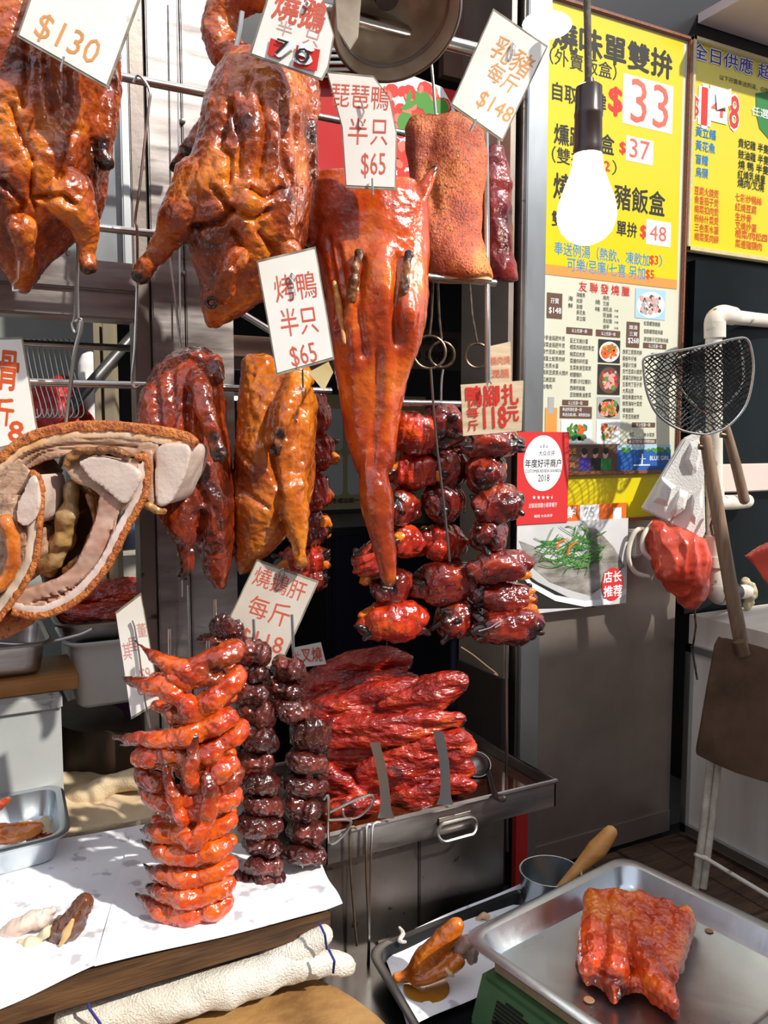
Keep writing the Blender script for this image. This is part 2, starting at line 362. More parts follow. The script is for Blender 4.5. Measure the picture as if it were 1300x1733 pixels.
# ================================================================== SETTING
YW = 1.36
def wallbox(name, u0, u1, z0, z1, y0, y1, mt, bevel=0, parent=None, smooth=False):
    return MB().abox(wx(u0, y0), wx(u1, y0), y0, y1, z0, z1).build(name, mt, parent, smooth=smooth, bevel=bevel)
def S(o): return struct(o)
S(MB().abox(-6, 8, -3.6, 4.2, -.05, 0).build('floor', M('street_concrete', (.16, .15, .14), (.26, .25, .24), scale=2, rough=.8), smooth=False))
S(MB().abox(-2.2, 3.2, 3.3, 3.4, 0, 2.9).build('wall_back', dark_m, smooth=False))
S(MB().abox(-1.5, -1.4, YW, 3.3, 0, 2.9).build('wall_left', tile_m, smooth=False))
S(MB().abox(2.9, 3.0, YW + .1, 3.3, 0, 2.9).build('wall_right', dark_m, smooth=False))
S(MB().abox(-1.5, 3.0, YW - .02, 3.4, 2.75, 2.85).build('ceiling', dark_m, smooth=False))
S(MB().abox(-6, 8, -3.6, -3.5, 0, 4.0).build('wall_opposite', M('street_facade', (.22, .18, .155), (.38, .34, .31), scale=1.2, rough=.8), smooth=False))
S(MB().abox(1.55, 3.6, -1.9, -.05, 2.5, 2.53).build('added_sun_blocker', M('sun_blocker_canvas', (.22, .13, .12), (.30, .20, .18), scale=3, rough=.8), smooth=False))  # out of view; added to keep the sun off the lower right
# upper left: steel and glass front panel, thick steel beam under it, steel post
zb0, zb1 = wz(120, 540, YW), wz(120, 440, YW)
pl = S(MB().abox(wx(-320, YW), wx(232, YW), YW + .015, YW + .03, zb1, 2.6).build('window_1', M('hazy_steel_glass', (.26, .30, .33), (.52, .54, .53), scale=3, rough=.2, r2=.4, metal=.85, speck=(.9, .9, .85), speck_scale=120, speck_lo=.72), smooth=False))
MB().abox(wx(218, YW), wx(232, YW), YW, YW + .02, zb1, 2.6).build('window_frame', alu_m, pl, smooth=False, bevel=.002)
MB().abox(wx(161, YW), wx(164, YW), YW + .008, YW + .02, zb1, 2.6).build('window_seam', steeld_m, pl, smooth=False)
bm_ = S(MB().abox(wx(-320, YW), wx(232, YW), YW - .02, YW + .03, zb0, zb1).build('trim_1', steel_m, smooth=False, bevel=.004))
MB().abox(wx(-320, YW), wx(232, YW), YW - .028, YW - .015, zb0 + .042, zb0 + .054).build('ridge', steel_m, bm_, smooth=False, bevel=.003)
zpost = 1.0
po = S(MB().abox(wx(262, YW), wx(316, YW), YW - .005, YW + .04, zpost, 2.6).build('wall_post_left', steel_m, smooth=False, bevel=.002))
MB().abox(wx(318, YW), wx(397, YW), YW - .005, YW + .04, zpost, 2.6).build('panel', steel_m, po, smooth=False, bevel=.002)
MB().abox(wx(234, YW), wx(260, YW), YW + .004, YW + .05, zpost, 2.6).build('channel', steeld_m, po, smooth=False, bevel=.002)
MB().abox(wx(316, YW), wx(318, YW), YW + .004, YW + .02, zpost, 2.6).build('groove', black_m, po, smooth=False)
for v in (205, 462):
    c = P(309, v, YW - .006); MB().lathe([(.0004, -.004), (.003, -.0035), (.0045, -.001), (.005, 0)], c, Y, 16).build('bolt', steeld_m, po)
DECK = .62
# right post, panel below the menus, return panel towards the inside
zpan = wz(1045, 1430, YW)
rp_ = S(MB().abox(wx(876, YW), wx(909, YW), YW - .02, YW + .02, .62, 2.7).build('wall_post_right', alu_m, smooth=False, bevel=.002))
MB().abox(wx(872, YW), wx(876, YW), YW - .012, YW + .02, .62, 2.7).build('edge_strip', steeld_m, rp_, smooth=False)
wp = S(MB().abox(wx(909, YW), wx(1152, YW), YW, YW + .02, zpan, wz(1000, 770, YW)).build('wall_menu_panel', panel_m, smooth=False))
MB().abox(wx(909, YW), wx(1152, YW), YW - .003, YW + .004, zpan, zpan + .05).build('kick_strip', panel_m, wp, smooth=False)
S(MB().abox(wx(909, YW), 2.6, YW + .012, YW + .04, wz(1000, 770, YW), 2.7).build('wall_upper_right', black_m, smooth=False))
S(MB().abox(wx(866, YW) - .012, wx(866, YW), YW, YW + .17, wz(800, 1120, 1.5), 2.7).build('wall_return', panel_m, smooth=False))
S(MB().abox(wx(866, YW) - .016, wx(866, YW) - .002, YW, YW + .17, .62, wz(800, 1120, 1.5)).build('wall_return_lower', M('dark_brown_steel', (.030, .022, .02), (.05, .036, .03), scale=5, rough=.4, metal=.3), smooth=False))
S(MB().abox(wx(735, YW + .2), wx(885, YW + .2), YW + .17, YW + .19, wz(800, 150, YW + .2), 2.7).build('wall_brown_header', brown_m, smooth=False))
S(MB().abox(wx(866, YW), wx(886, YW), YW - .034, YW - .02, DECK, wz(880, 1365, YW - .03)).build('trim_red_side', redpaint_m, smooth=False))
# deck in front on the right, working counter at left, lower shelf
DECK = .62
dk = S(MB().abox(-.4, 2.4, .3, YW + .05, DECK - .05, DECK - .012).build('wall_deck_base', dark_m, smooth=False))
for i in range(14):
    x0 = 1.02 + i * .095
    MB().abox(x0, x0 + .091, .55, YW, DECK - .014, DECK - .002 + .002 * (i % 2)).build('plank', floor_m, dk, smooth=False, bevel=.002)
S(MB().abox(-1.4, .44, 1.0, 2.19, .90, .94).build('wall_counter_slab', M('dark_counter', (.02, .016, .014), (.05, .04, .032), scale=10, rough=.35), smooth=False))
S(MB().abox(-1.4, .40, 1.04, 2.0, 0, .90).build('wall_counter_base', steeld_m, smooth=False))
# right: tank window behind the pipes, cream cabinet below
XR = 1.49
zc1 = wz(1180, 1036, YW)
ztk = wz(1170, 440, YW)
tk = S(MB().abox(XR + .0, 2.5, YW - .005, YW + .02, zc1, ztk).build('window_2', glass_m, smooth=False))
for (v0, v1) in ((785, 832),):
    MB().abox(XR + .05, 2.5, YW - .03, YW - .004, wz(1230, v1, YW), wz(1230, v0, YW)).build('rail', flat('pink_white', (.66, .54, .48)), tk, smooth=False, bevel=.003)
cb = S(MB().abox(XR + .012, 2.4, .6, YW - .01, DECK, zc1).build('wall_cabinet_right', cab_m, smooth=False))
zf = wz(1185, 1083, YW)
MB().abox(XR, XR + .012, .6, YW - .012, zf - .016, zf).build('frame_rail', alu_m, cb, smooth=False)
MB().abox(XR, XR + .012, .6, YW - .012, DECK + .01, DECK + .03).build('frame_rail', alu_m, cb, smooth=False)
MB().abox(XR, XR + .012, YW - .028, YW - .012, DECK, zf).build('frame_post', alu_m, cb, smooth=False)
yy = (P(1288, 1400, 1).y, 0)
for y_ in (1.02,): MB().abox(XR + .001, XR + .012, y_, y_ + .014, DECK, zf).build('frame_post', steeld_m, cb, smooth=False)
S(MB().abox(wx(1165, YW), 2.7, 1.22, YW + .01, wz(1170, 30, YW), wz(1170, 30, YW) + .02).build('ceiling_canopy', M('pinkish_canopy', (.60, .46, .44), (.74, .62, .60), scale=3, rough=.5), smooth=False))  # pink lightened in the base colour to stand for bulb light on it
# inside: wall, transom beam, back menu wall, fridge
S(MB().abox(-1.4, wx(200, 2.2), 2.2, 2.22, 0, 2.75).build('wall_tiled_inside', tile_m, smooth=False))
S(MB().abox(wx(368, 1.5), wx(700, 1.5), 1.5, 1.53, wz(420, 605, 1.5), wz(420, 568, 1.5)).build('trim_transom', brown_m, smooth=False, bevel=.002))
S(MB().abox(wx(395, 1.6), wx(800, 1.6), 1.9, 1.95, wz(430, 625, 1.9), wz(430, 600, 1.9)).build('trim_inner', brown_m, smooth=False))
fr = thing('black_refrigerator', 'tall black cabinet standing in the dark room behind the meats', 'cabinet', P(640, 1100, 1.9))
zfr = wz(580, 893, 1.9)
MB().abox(wx(553, 1.9), wx(800, 1.9), 1.9, 2.3, 0, zfr).build('body', black_m, fr, smooth=False, bevel=.006)
MB().abox(wx(560, 1.9), wx(795, 1.9), 1.885, 1.9, .3, zfr - .02).build('door', M('navy_black', (.006, .007, .016), rough=.25), fr, smooth=False, bevel=.004)
# ceiling light tube inside
cl = thing('ceiling_light', 'small white ceiling light glowing in the dark room', 'light', W(392, 672, 2.9))
c = W(392, 672, 2.9)
MB().box(c + Z * .012, R * .05, B * .05, Z * .012).build('housing', white_m, cl, smooth=False, bevel=.003)
MB().box(c - Z * .004, R * .045, B * .045, Z * .005).build('diffuser', led_m, cl, smooth=False)
# inner menu on the back wall
YM = 2.3
im = thing('wall_menu', 'grey and cream wall menu with rounded price panels in back room', 'menu', P(580, 860, YM))
MB().abox(wx(500, YM), wx(720, YM), YM, YM + .01, wz(580, 862, YM), wz(580, 668, YM)).build('board', flat('menu_khaki', (.30, .26, .14)), im, smooth=False)
mb = MB()
def rrect(mb, x0, x1, z0, z1, y, r, n=5):
    pts = []
    for cx_, cz_, a0 in ((x1 - r, z1 - r, 0), (x0 + r, z1 - r, 90), (x0 + r, z0 + r, 180), (x1 - r, z0 + r, 270)):
        for k in range(n + 1):
            a = math.radians(a0 + 90 * k / n); pts.append((cx_ + r * math.cos(a), y, cz_ + r * math.sin(a)))
    mb.plate(pts, (0, .002, 0))
for (u0, u1, v0, v1) in ((505, 580, 692, 762), (588, 700, 692, 762), (505, 580, 768, 838), (588, 700, 768, 838)):
    rrect(mb, wx(u0, YM), wx(u1, YM), wz(580, v1, YM), wz(580, v0, YM), YM - .002, .014)
mb.build('price_panels', flat('menu_grey', (.40, .42, .42)), im, smooth=False)
BASES = [1.36 - .008, 1.36 - .004, 1.36 - .03, 1.36 - .026, 1.36 - .029, 2.3, 1.85, 1.5]
def comp(y):             # print lies almost flush on its sheet
    for b in BASES:
        if 0 <= b - y < .0105: return min(b - .00065 if abs(b - 1.352) < .001 else b, b - (b - y) * .22 - .0006)
    return y
def wtext(mb, s, u1, u2, v, h, y, bold=0, e=.0012):
    e *= .15; y = comp(y)
    p = P(u1, v, y - e); q = P(u2, v, y - e); m = P((u1 + u2) / 2, v, y - e); k = dist(m) / FPX; p.z = m.z
    text(mb, s, Vector(((p.x + q.x) / 2, y - e, p.z)), X, Z, q.x - p.x, h * k, bold)
mb = MB(); mr = MB()
wtext(mr, '$26', 547, 570, 702, 12, YM - .003, .02)
for s, a, b_, v in (('丁麵', 541, 563, 720), ('造粉', 540, 560, 740), ('燒鵝瀨粉', 530, 566, 778), ('白切雞米線', 530, 574, 790), ('燒肉麵', 530, 556, 802), ('水雞翼麵', 534, 574, 812), ('米粉', 545, 566, 824), ('白切雞', 594, 620, 802), ('沙爹牛', 592, 620, 813), ('叉燒', 600, 620, 824), ('烏冬或出前一丁', 552, 618, 847)):
    wtext(mb, s, a, b_, v, 9, YM - .003, .02)
wtext(mr, '牛油多士', 545, 572, 756, 6, YM - .003, .01)
mb.build('lettering', k_black, im, smooth=False, fix=False); mr.build('lettering_red', k_red, im, smooth=False, fix=False)
# phone number sign inside
ph = thing('phone_sign', 'dark red sign with phone number behind the wire rings', 'sign', P(730, 620, 1.85))
MB().abox(wx(660, 1.85), wx(800, 1.85), 1.85, 1.86, wz(730, 625, 1.85), wz(730, 560, 1.85)).build('board', flat('dark_cream', (.10, .075, .05)), ph, smooth=False)
mb = MB(); wtext(mb, '外賣電話', 690, 775, 578, 14, 1.849); wtext(mb, '30 5987', 692, 762, 602, 15, 1.849, .02); mb.build('lettering', k_black, ph, smooth=False, fix=False)
# red food poster high up behind the suckling pig
YP = 1.5
fp = thing('food_poster', 'glossy poster of red stir-fried pieces and green leaves on a white plate', 'poster', P(680, 345, YP))
MB().abox(wx(515, YP), wx(800, YP), YP, YP + .006, wz(660, 345, YP), wz(660, 128, YP)).build('sheet', flat('poster_red', (.45, .02, .02), .25), fp, smooth=False)
def blobs(mb, n, u0, u1, v0, v1, y, s0, s1, seed, e=.001, asp=.5):
    rnd = random.Random(seed); y = comp(y); e *= .22
    for i in range(n):
        c = P(rnd.uniform(u0, u1), rnd.uniform(v0, v1), y - e - .00002 * (i % 8)); k = dist(c) / FPX
        a = rnd.uniform(0, math.pi); l = rnd.uniform(s0, s1) * k; w = l * rnd.uniform(asp, 1)
        ex = X * math.cos(a) + Z * math.sin(a); ez = Z * math.cos(a) - X * math.sin(a)
        mb.poly([c + ex * (l * math.cos(t)) * (1 + .15 * rnd.uniform(-1, 1)) + ez * (w * math.sin(t)) for t in [2 * math.pi * k_ / 9 for k_ in range(9)]])
mb = MB(); blobs(mb, 1, 700, 701, 230, 231, YP, 105, 106, 1, .001, .95); mb.build('plate_print', k_white, fp, smooth=False, fix=False)
mb = MB(); blobs(mb, 70, 655, 760, 150, 330, YP, 8, 18, 2, .0025); (mb.build('red_print', k_red, fp, smooth=False, fix=False)).__setitem__('kind', 'stuff')
mb = MB(); blobs(mb, 30, 655, 760, 150, 330, YP, 5, 11, 3, .0036); (mb.build('pink_print', M('print_salmon', (.62, .18, .12), rough=.3), fp, smooth=False, fix=False)).__setitem__('kind', 'stuff')
mb = MB(); blobs(mb, 9, 668, 770, 160, 215, YP, 12, 24, 4, .0046, .25); (mb.build('leaf_print', k_leaf, fp, smooth=False, fix=False)).__setitem__('kind', 'stuff')
# black louvre vent beside the lamp
vt = thing('louvre_vent', 'black louvred vent panel under the lamp shade', 'vent', P(600, 130, 1.52))
for i in range(9):
    v = 40 + i * 11
    a = P(545, v, 1.48); b_ = P(640, v, 1.48)
    MB().box((a + b_) / 2, (b_ - a) / 2, Y * .008 + Z * .005, Z * .0012).build('slat', black_m, vt, smooth=False)
MB().abox(wx(400, 1.53), wx(650, 1.53), 1.53, 1.54, wz(590, 128, 1.5), 2.6).build('backing', black_m, vt, smooth=False)
# ================================================================== MENU BOARDS
def board(name, label, cat, u0, u1, ul, ztop, zbot, frame_mt, face_mt, y, th=.012, fw=.010):
    t = thing(name, label, cat, Vector(((wx(u0, y) + wx(u1, y)) / 2, y, zbot)))
    x0, x1 = wx(u0, y, 560 if u0 < 1000 else 240), wx(u1, y, 560 if u0 < 1000 else 240)
    MB().abox(x0 + fw * .5, x1 - fw * .5, y - th + .004, y, zbot + fw * .5, ztop - fw * .5).build('sheet', face_mt, t, smooth=False)
    for (a, b_, c0, c1) in ((x0, x0 + fw, zbot, ztop), (x1 - fw, x1, zbot, ztop), (x0, x1, zbot, zbot + fw), (x0, x1, ztop - fw, ztop)):
        MB().abox(a, b_, y - th - .004, y + .001, c0, c1).build('frame', frame_mt, t, smooth=False, bevel=.0015)
    return t
fr_m = M('red_brown_frame', (.14, .045, .02), (.28, .10, .05), scale=200, rough=.35)
YB = YW - .012
zt1 = wz(974, 2, YB); zb1_ = wz(1050, 803, YB); zmid = wz(1050, 468, YB)
m1 = board('menu_board', 'tall yellow and cream menu board in red-brown frame behind the bulb', 'menu', 904, 1149, 1000, zt1, zb1_, fr_m, k_cream, YW, fw=.008)
yf = YW - .008
MB().abox(wx(912, yf, 560), wx(1143, yf, 560), yf - .0006, yf + .001, zmid, zt1 - .011).build('yellow_sheet', k_yellow, m1, smooth=False)
MB().abox(wx(912, yf, 560), wx(1143, yf, 560), yf - .0009, yf + .001, zmid - .012, zmid + .008).build('orange_band', k_ora2, m1, smooth=False)
yt = yf - .0001
def letters(par, y, items, mt, nm='lettering'):
    small = MB()
    for it in items:
        s, a, b_, v, h = it[:5]; mb = MB() if h >= 11 else small; wtext(mb, s, a, b_, v, h, y, it[5] if len(it) > 5 else 0)
        if mb is not small: mb.build(nm, mt, par, smooth=False, fix=False)
    if small.f:
        o = small.build('fine_print', mt, par, smooth=False, fix=False); o['kind'] = 'stuff'
letters(m1, yt, [('燒味單雙拚', 936, 1138, 84, 44, .03), ('（外賣飯盒）', 930, 1044, 108, 26, .01), ('自取', 935, 978, 158, 28, .02), ('津', 1012, 1026, 174, 28, .02), ('燻蹄飯盒', 938, 1040, 236, 32, .02), ('（雙拼加', 934, 1012, 268, 26, .01), ('）', 1036, 1044, 284, 24), ('燒鵝/乳豬飯盒', 937, 1126, 330, 40, .02), ('單拚', 1044, 1078, 388, 24, .02), ('雙拚', 934, 975, 372, 24, .02)], k_black)
letters(m1, yt, [('奉送例湯（熱飲、凍飲加', 938, 1100, 430, 21, .005), ('）', 1115, 1121, 442, 20), ('可樂/忌廉/七喜 另加', 960, 1092, 455, 22, .005)], k_blue)
letters(m1, yt - .0006, [('$', 1031, 1053, 172, 44, .03), ('$', 1049, 1059, 251, 20, .03), ('$', 1084, 1094, 393, 22, .03), ('2', 1023, 1032, 281, 15, .03), ('$3', 1100, 1114, 441, 16, .02), ('$5', 1093, 1107, 465, 16, .02)], k_red, 'red_lettering')
def wrect(mb, u0, u1, v0, v1, y, e, th=.0005, uz=None):
    y = comp(y); e *= .22; th = .0001
    uz = uz or (u0 + u1) / 2; mb.abox(wx(u0, y, v0), wx(u1, y, v0), y - e - th, y - e, wz(uz, v1, y), wz(uz, v0, y))
for nm, (u0, u1, v0, v1), s, (a, b_, vv, h) in (('price_patch', (1055, 1140, 135, 218), '33', (1068, 1132, 176, 68)), ('price_patch', (1060, 1106, 234, 276), '37', (1066, 1100, 253, 30)), ('price_patch', (1094, 1136, 374, 416), '48', (1100, 1128, 395, 24))):
    mb = MB(); wrect(mb, u0, u1, v0, v1, yt, .0012); o = mb.build(nm, k_white, m1, smooth=False)
    mb = MB(); wtext(mb, s, a, b_, vv, h, yt - .003); mb.build('handwriting', k_ink, o, smooth=False, fix=False)
# cream half: printed dishes and prices
letters(m1, yt, [('友 聯 發 燒 臘', 980, 1066, 489, 16, .01)], k_red, 'red_heading')
mb = MB()
for r_ in ((926, 952, 496, 539), (1061, 1083, 545, 588), (959, 1003, 555, 566), (1009, 1050, 559, 570), (1089, 1128, 581, 590), (952, 996, 677, 686), (948, 1002, 688, 708), (1070, 1109, 715, 723), (1062, 1111, 743, 751)): mb = MB(); wrect(mb, *r_, yt, .0002); mb.build('brown_label', k_brown, m1, smooth=False)
letters(m1, yt - .0012, [('孖寶', 932, 946, 509, 9), ('$148', 929, 950, 526, 11, .01), ('燉湯', 1065, 1079, 554, 7), ('三寶', 1065, 1079, 565, 7), ('$268', 1063, 1081, 577, 10, .01), ('以上任選一款', 968, 994, 560, 6), ('以上任選一款', 1018, 1042, 565, 6), ('以上任選一款', 1098, 1121, 586, 6), ('以上任選一款', 962, 986, 682, 6), ('奉送例湯任選一款', 952, 985, 693, 6), ('奉送白飯2碗，凍熱飲加$5', 952, 999, 702, 6), ('以上任選一款', 1077, 1101, 719, 6), ('奉送白飯2碗 凍熱飲加$5', 1065, 1108, 747, 6)], k_white, 'white_lettering')
L = []
for i, s in enumerate(('海鱸魚', '烏頭', '盲鰽', '黃花魚', '黃立鯧')): L.append((s, 976, 976 + 5 * len(s), 499 + i * 10, 7.5))
for i, s in enumerate(('燒肉', '叉燒', '燒乳鴿', '豉油雞', '貴妃雞', '燒甲')): L.append((s, 1021, 1021 + 5 * len(s), 504 + i * 9.8, 7.5))
for i in range(4): L.append(('半隻', 1040, 1047, 526 + i * 9.8, 4))
for i, s in enumerate(('沙爹金菇肥牛煲', '榨菜金菇肥牛煲', '枝竹豆腐火腩煲', '鹹蛋土魷蒸肉餅', '三色蒸水蛋', '蝦羔豆腐蒸火腩片', '紅燒豆腐', '咕嚕肉')): L.append((s, 918, 918 + 5.5 * len(s), 572 + i * 11.7, 8))
for i, s in enumerate(('韮王叉燒炒蛋', '欖菜肉碎焗四季豆', '梅菜扣肉煲', '菜脯肉碎煎蛋', '生菜魚滑豆腐煲', '椒鹽豬扒', '京都/沙拉豬扒', '西檸煎軟雞', '豆豉鯪魚油麥菜')): L.append((s, 965, 965 + 5.1 * len(s), 577 + i * 11.4, 8))
for i, s in enumerate(('松茸螺頭燉雞', '翅群螺頭燉烏雞', '原個椰子花膠燉烏雞')): L.append((s, 1090, 1090 + 4.6 * len(s), 548 + i * 13.5, 7.5))
for i, s in enumerate(('漁家三寶蒸肉餅', '黑椒牛仔骨', '滑蛋炒叉燒', '支竹豆腐火腩煲', '濃湯花膠魚肚湯', '五香肉丁茄子煲', '大馬站煲', '鮮茄骨薯炆牛肉', '鮮蔬海味什菜煲', '啫啫雞煲', '干蔥豆豉雞煲')): L.append((s, 1054, 1054 + 4.7 * len(s), 596 + i * 10.9, 8))
L += [('支竹牛腩煲', 1102, 1128, 601, 8), ('油菜', 1065, 1074, 735, 7), ('時令菜蔬', 1090, 1108, 736, 7), ('海', 962, 970, 505, 8), ('鮮', 962, 970, 517, 8), ('燒', 1008, 1016, 511, 8), ('味', 1008, 1016, 523, 8)]
letters(m1, yt, L, k_black, 'small_lettering')
def dish(par, u0, u1, v0, v1, y, back, bowl, cols, seed, kind='bowl'):
    mb = MB(); wrect(mb, u0, u1, v0, v1, y, .0003); o = mb.build('dish_photo', back, par, smooth=False)
    cu, cv, ru, rv = (u0 + u1) / 2, (v0 + v1) / 2 + 1, (u1 - u0) * .46, (v1 - v0) * .44
    def el(mbb, k, e):
        pts = [P(cu + ru * k * math.cos(t), cv + rv * k * math.sin(t), comp(y) - e * .22) for t in [2 * math.pi * q / 24 for q in range(24)]]
        mbb.poly(pts)
    mb = MB(); el(mb, 1, .0011); mb.build('bowl_print', bowl, o, smooth=False, fix=False)
    for i, (m_, n) in enumerate(cols):
        mb = MB(); blobs(mb, n, cu - ru * .66, cu + ru * .66, cv - rv * .62, cv + rv * .62, y, 2, 5.5, seed * 7 + i, .0014 + .0009 * i, .35); mb.build('food_print', m_, o, smooth=False, fix=False)['kind'] = 'stuff'
dish(m1, 1013, 1050, 575, 614, yt, k_black, k_white, ((k_ora2, 40), (k_ored, 20), (k_leaf, 5)), 1)
dish(m1, 1012, 1050, 617, 668, yt, k_black, k_brown, ((k_red, 30), (k_pink, 30), (k_leaf, 5)), 2)
dish(m1, 1011, 1050, 672, 708, yt, k_gray, k_black, ((k_ora2, 25), (k_pink, 20), (k_ored, 20), (k_leaf, 6)), 3)
dish(m1, 1010, 1050, 711, 751, yt, k_white, k_white, ((k_cream, 40), (k_ored, 9), (k_leaf, 3)), 4)
dish(m1, 950, 1002, 711, 750, yt, k_white, k_white, ((k_leaf, 70), (k_green, 30), (k_ored, 10)), 5)
dish(m1, 1076, 1127, 490, 540, yt, k_sky, k_white, ((k_brown, 16), (k_gray, 16), (k_pink, 18)), 6)
mb = MB(); wrect(mb, 963, 1050, 752, 797, yt, .0003); ad = mb.build('advert_strip', k_brown, m1, smooth=False)
mb = MB(); wrect(mb, 1045, 1136, 753, 797, yt, .0006); mb.build('sea_print', k_sea, ad, smooth=False)
mb = MB(); wrect(mb, 1045, 1136, 753, 761, yt, .0012); mb.build('sky_print', k_sky, ad, smooth=False)
mb = MB(); blobs(mb, 10, 1050, 1134, 761, 762, yt, 4, 7, 21, .0022, .2); (mb.build('shore_print', k_leaf, ad, smooth=False, fix=False)).__setitem__('kind', 'stuff')
mb = MB(); wrect(mb, 1072, 1100, 786, 788, yt, .0014); wrect(mb, 1086, 1088, 768, 786, yt, .0014); wrect(mb, 1082, 1093, 776, 777, yt, .0014); mb.build('board_print', k_white, ad, smooth=False)
letters(ad, yt - .0022, [('BLUE GIRL', 1100, 1133, 775, 7, .01)], k_white)
for i, (u, m_) in enumerate(((990, k_navy), (1009, k_black), (1026, k_green))):
    mb = MB(); wrect(mb, u - 9, u + 9, 775, 796, yt, .0008 + i * .0002); mb.build('figure_print', m_, ad, smooth=False)
    mb = MB(); blobs(mb, 1, u - 1, u, 769, 770, yt, 6, 6.5, 30 + i, .0018, .9); mb.build('figure_print', k_pink, ad, smooth=False, fix=False)
    mb = MB(); blobs(mb, 1, u - 1, u, 763, 764, yt, 6.5, 7, 40 + i, .0021, .5); mb.build('figure_print', k_black, ad, smooth=False, fix=False)
letters(ad, yt - .001, [('0/支', 963, 976, 763, 11, .02), ('買', 964, 974, 787, 9)], k_ora2)
mb = MB(); wrect(mb, 923, 943, 690, 735, yt, .0004); o = mb.build('bottle_print', k_ora2, m1, smooth=False)
mb = MB(); wrect(mb, 928, 938, 672, 700, yt, .0008); mb.build('bottle_neck_print', k_gray, o, smooth=False)
# second yellow menu at right edge
zt2 = wz(1165, 57, YB); zb2 = wz(1165, 424, YB)
m2 = board('menu_board', 'smaller yellow set-meal menu board at the right edge of the photo', 'menu', 1160, 1420, 1200, zt2, zb2, M('cream_frame', (.52, .44, .22), (.60, .52, .30), scale=100, rough=.4), k_yellow, YW)
letters(m2, yt - .0016, [('全日供應 超值孖寶餐', 1171, 1400, 118, 24, .06)], k_white, 'heading_outline')
letters(m2, yt - .0024, [('全日供應 超值孖寶餐', 1171, 1400, 118, 23, .01)], k_navy, 'heading')
letters(m2, yt - .0016, [('以下孖寶奉送例湯、白飯2碗 凍飲', 1218, 1330, 146, 8), ('貴妃雞 半隻', 1250, 1302, 247, 14, .01), ('豉油雞 半隻', 1250, 1302, 266, 14, .01), ('燒 鴨 半隻', 1250, 1302, 283, 14, .01), ('紅燒乳鴿皇', 1249, 1296, 299, 14, .01), ('燒肉/叉燒', 1249, 1294, 313, 14, .01)], k_black)
letters(m2, yt - .0016, [('黃立鯧', 1178, 1212, 225, 16, .01), ('黃花魚', 1178, 1211, 248, 16, .01), ('盲鰽', 1178, 1199, 270, 16, .01), ('烏頭', 1178, 1199, 292, 16, .01)], k_blue, 'blue_lettering')
letters(m2, yt - .0016, [(s, 1176, 1176 + 8.2 * len(s), 325 + i * 15.5, 13, .01) for i, s in enumerate(('豆腐火腩煲', '魚香茄子煲', '梅菜扣肉煲', '粉絲什菜煲', '三色蒸水蛋', '梅菜蒸肉餅'))] + [(s, 1245, 1245 + 9 * len(s), 337 + i * 15.5, 13, .01) for i, s in enumerate(('七彩炒鴨絲', '紅燒豆腐', '生炒骨', '叉燒炒蛋', '欖菜/肉松四', '菜遠豬頸肉'))], k_ored, 'orange_lettering')
letters(m2, yt - .0014, [('$', 1170, 1183, 182, 38, .05), ('1', 1188, 1198, 180, 60, .06), ('8', 1235, 1251, 190, 53, .05)], k_white, 'price_outline')
letters(m2, yt - .0026, [('$', 1170, 1183, 182, 36, .015), ('1', 1188, 1197, 180, 58, .01), ('8', 1235, 1251, 190, 51, .015)], k_red, 'price')
mb = MB(); wrect(mb, 1202, 1232, 148, 208, yt, .003); o = mb.build('price_patch', k_white, m2, smooth=False)
a = P(1208, 150, yt - .004)
MB().plate([P(1212, 158, yt - .004), P(1238, 150, yt - .012), P(1238, 178, yt - .012), P(1214, 186, yt - .004)], Y * .0006).build('curled_flap', k_white, o, smooth=False)
mb = MB(); wtext(mb, '4', 1204, 1228, 180, 34, yt - .004); mb.build('handwriting', k_ink, o, smooth=False, fix=False)
mb = MB(); blobs(mb, 1, 1305, 1306, 196, 197, yt, 42, 43, 5, .0014, .35); mb.build('green_badge', k_green, m2, smooth=False, fix=False)
letters(m2, yt - .003, [('任選2款', 1272, 1322, 193, 14, .01)], k_white, 'badge_lettering')
# yellow drinks sign, award poster, orange tag, fish poster
y3 = YW - .004
ys = thing('drinks_sign', 'yellow sign pricing drinks below the tall menu, partly behind the foam', 'sign', P(1040, 880, y3))
MB().abox(wx(905, y3), wx(1160, y3), y3 - .002, y3, wz(1040, 879, y3), wz(1040, 801, y3)).build('sheet', k_yellow, ys, smooth=False)
MB().abox(wx(905, y3), wx(1160, y3), y3 - .006, y3, wz(1040, 883, y3), wz(1040, 877, y3)).build('edge_strip', fr_m, ys, smooth=False)
MB().abox(wx(905, y3), wx(1160, y3), y3 - .006, y3, wz(1040, 803, y3), wz(1040, 797, y3)).build('edge_strip', k_navy, ys, smooth=False)
letters(ys, y3 - .002, [('加', 988, 1000, 841, 20, .02), ('凍飲加', 1039, 1088, 842, 22, .02)], k_black)
letters(ys, y3 - .002, [('$3', 1001, 1019, 843, 20, .03), ('$', 1089, 1099, 843, 20, .03)], k_red, 'red_lettering')
mb = MB(); wrect(mb, 955, 987, 812, 860, y3 - .002, .0004); mb.build('pasted_note', k_cream, ys, smooth=False)
letters(ys, y3 - .0032, [('点评', 962, 970, 832, 6)], k_gray, 'note_lettering')
def poster(name, label, u0, u1, v0, v1, y, mt):
    t = thing(name, label, 'poster', P((u0 + u1) / 2, v1, y))
    k = MB(); k.abox(wx(u0, y, v0), wx(u1, y, v0), y - .0008, y, wz((u0 + u1) / 2, v1, y), wz((u0 + u1) / 2, v0, y)); k.build('sheet', mt, t, smooth=False); return t
y4 = YW - .03
aw = poster('award_poster', 'red award poster with white oval and four and a half stars', 876, 963, 731, 886, y4, k_award)
c = P(919.5, 784, y4 - .0004 - .0008); k_ = dist(c) / FPX
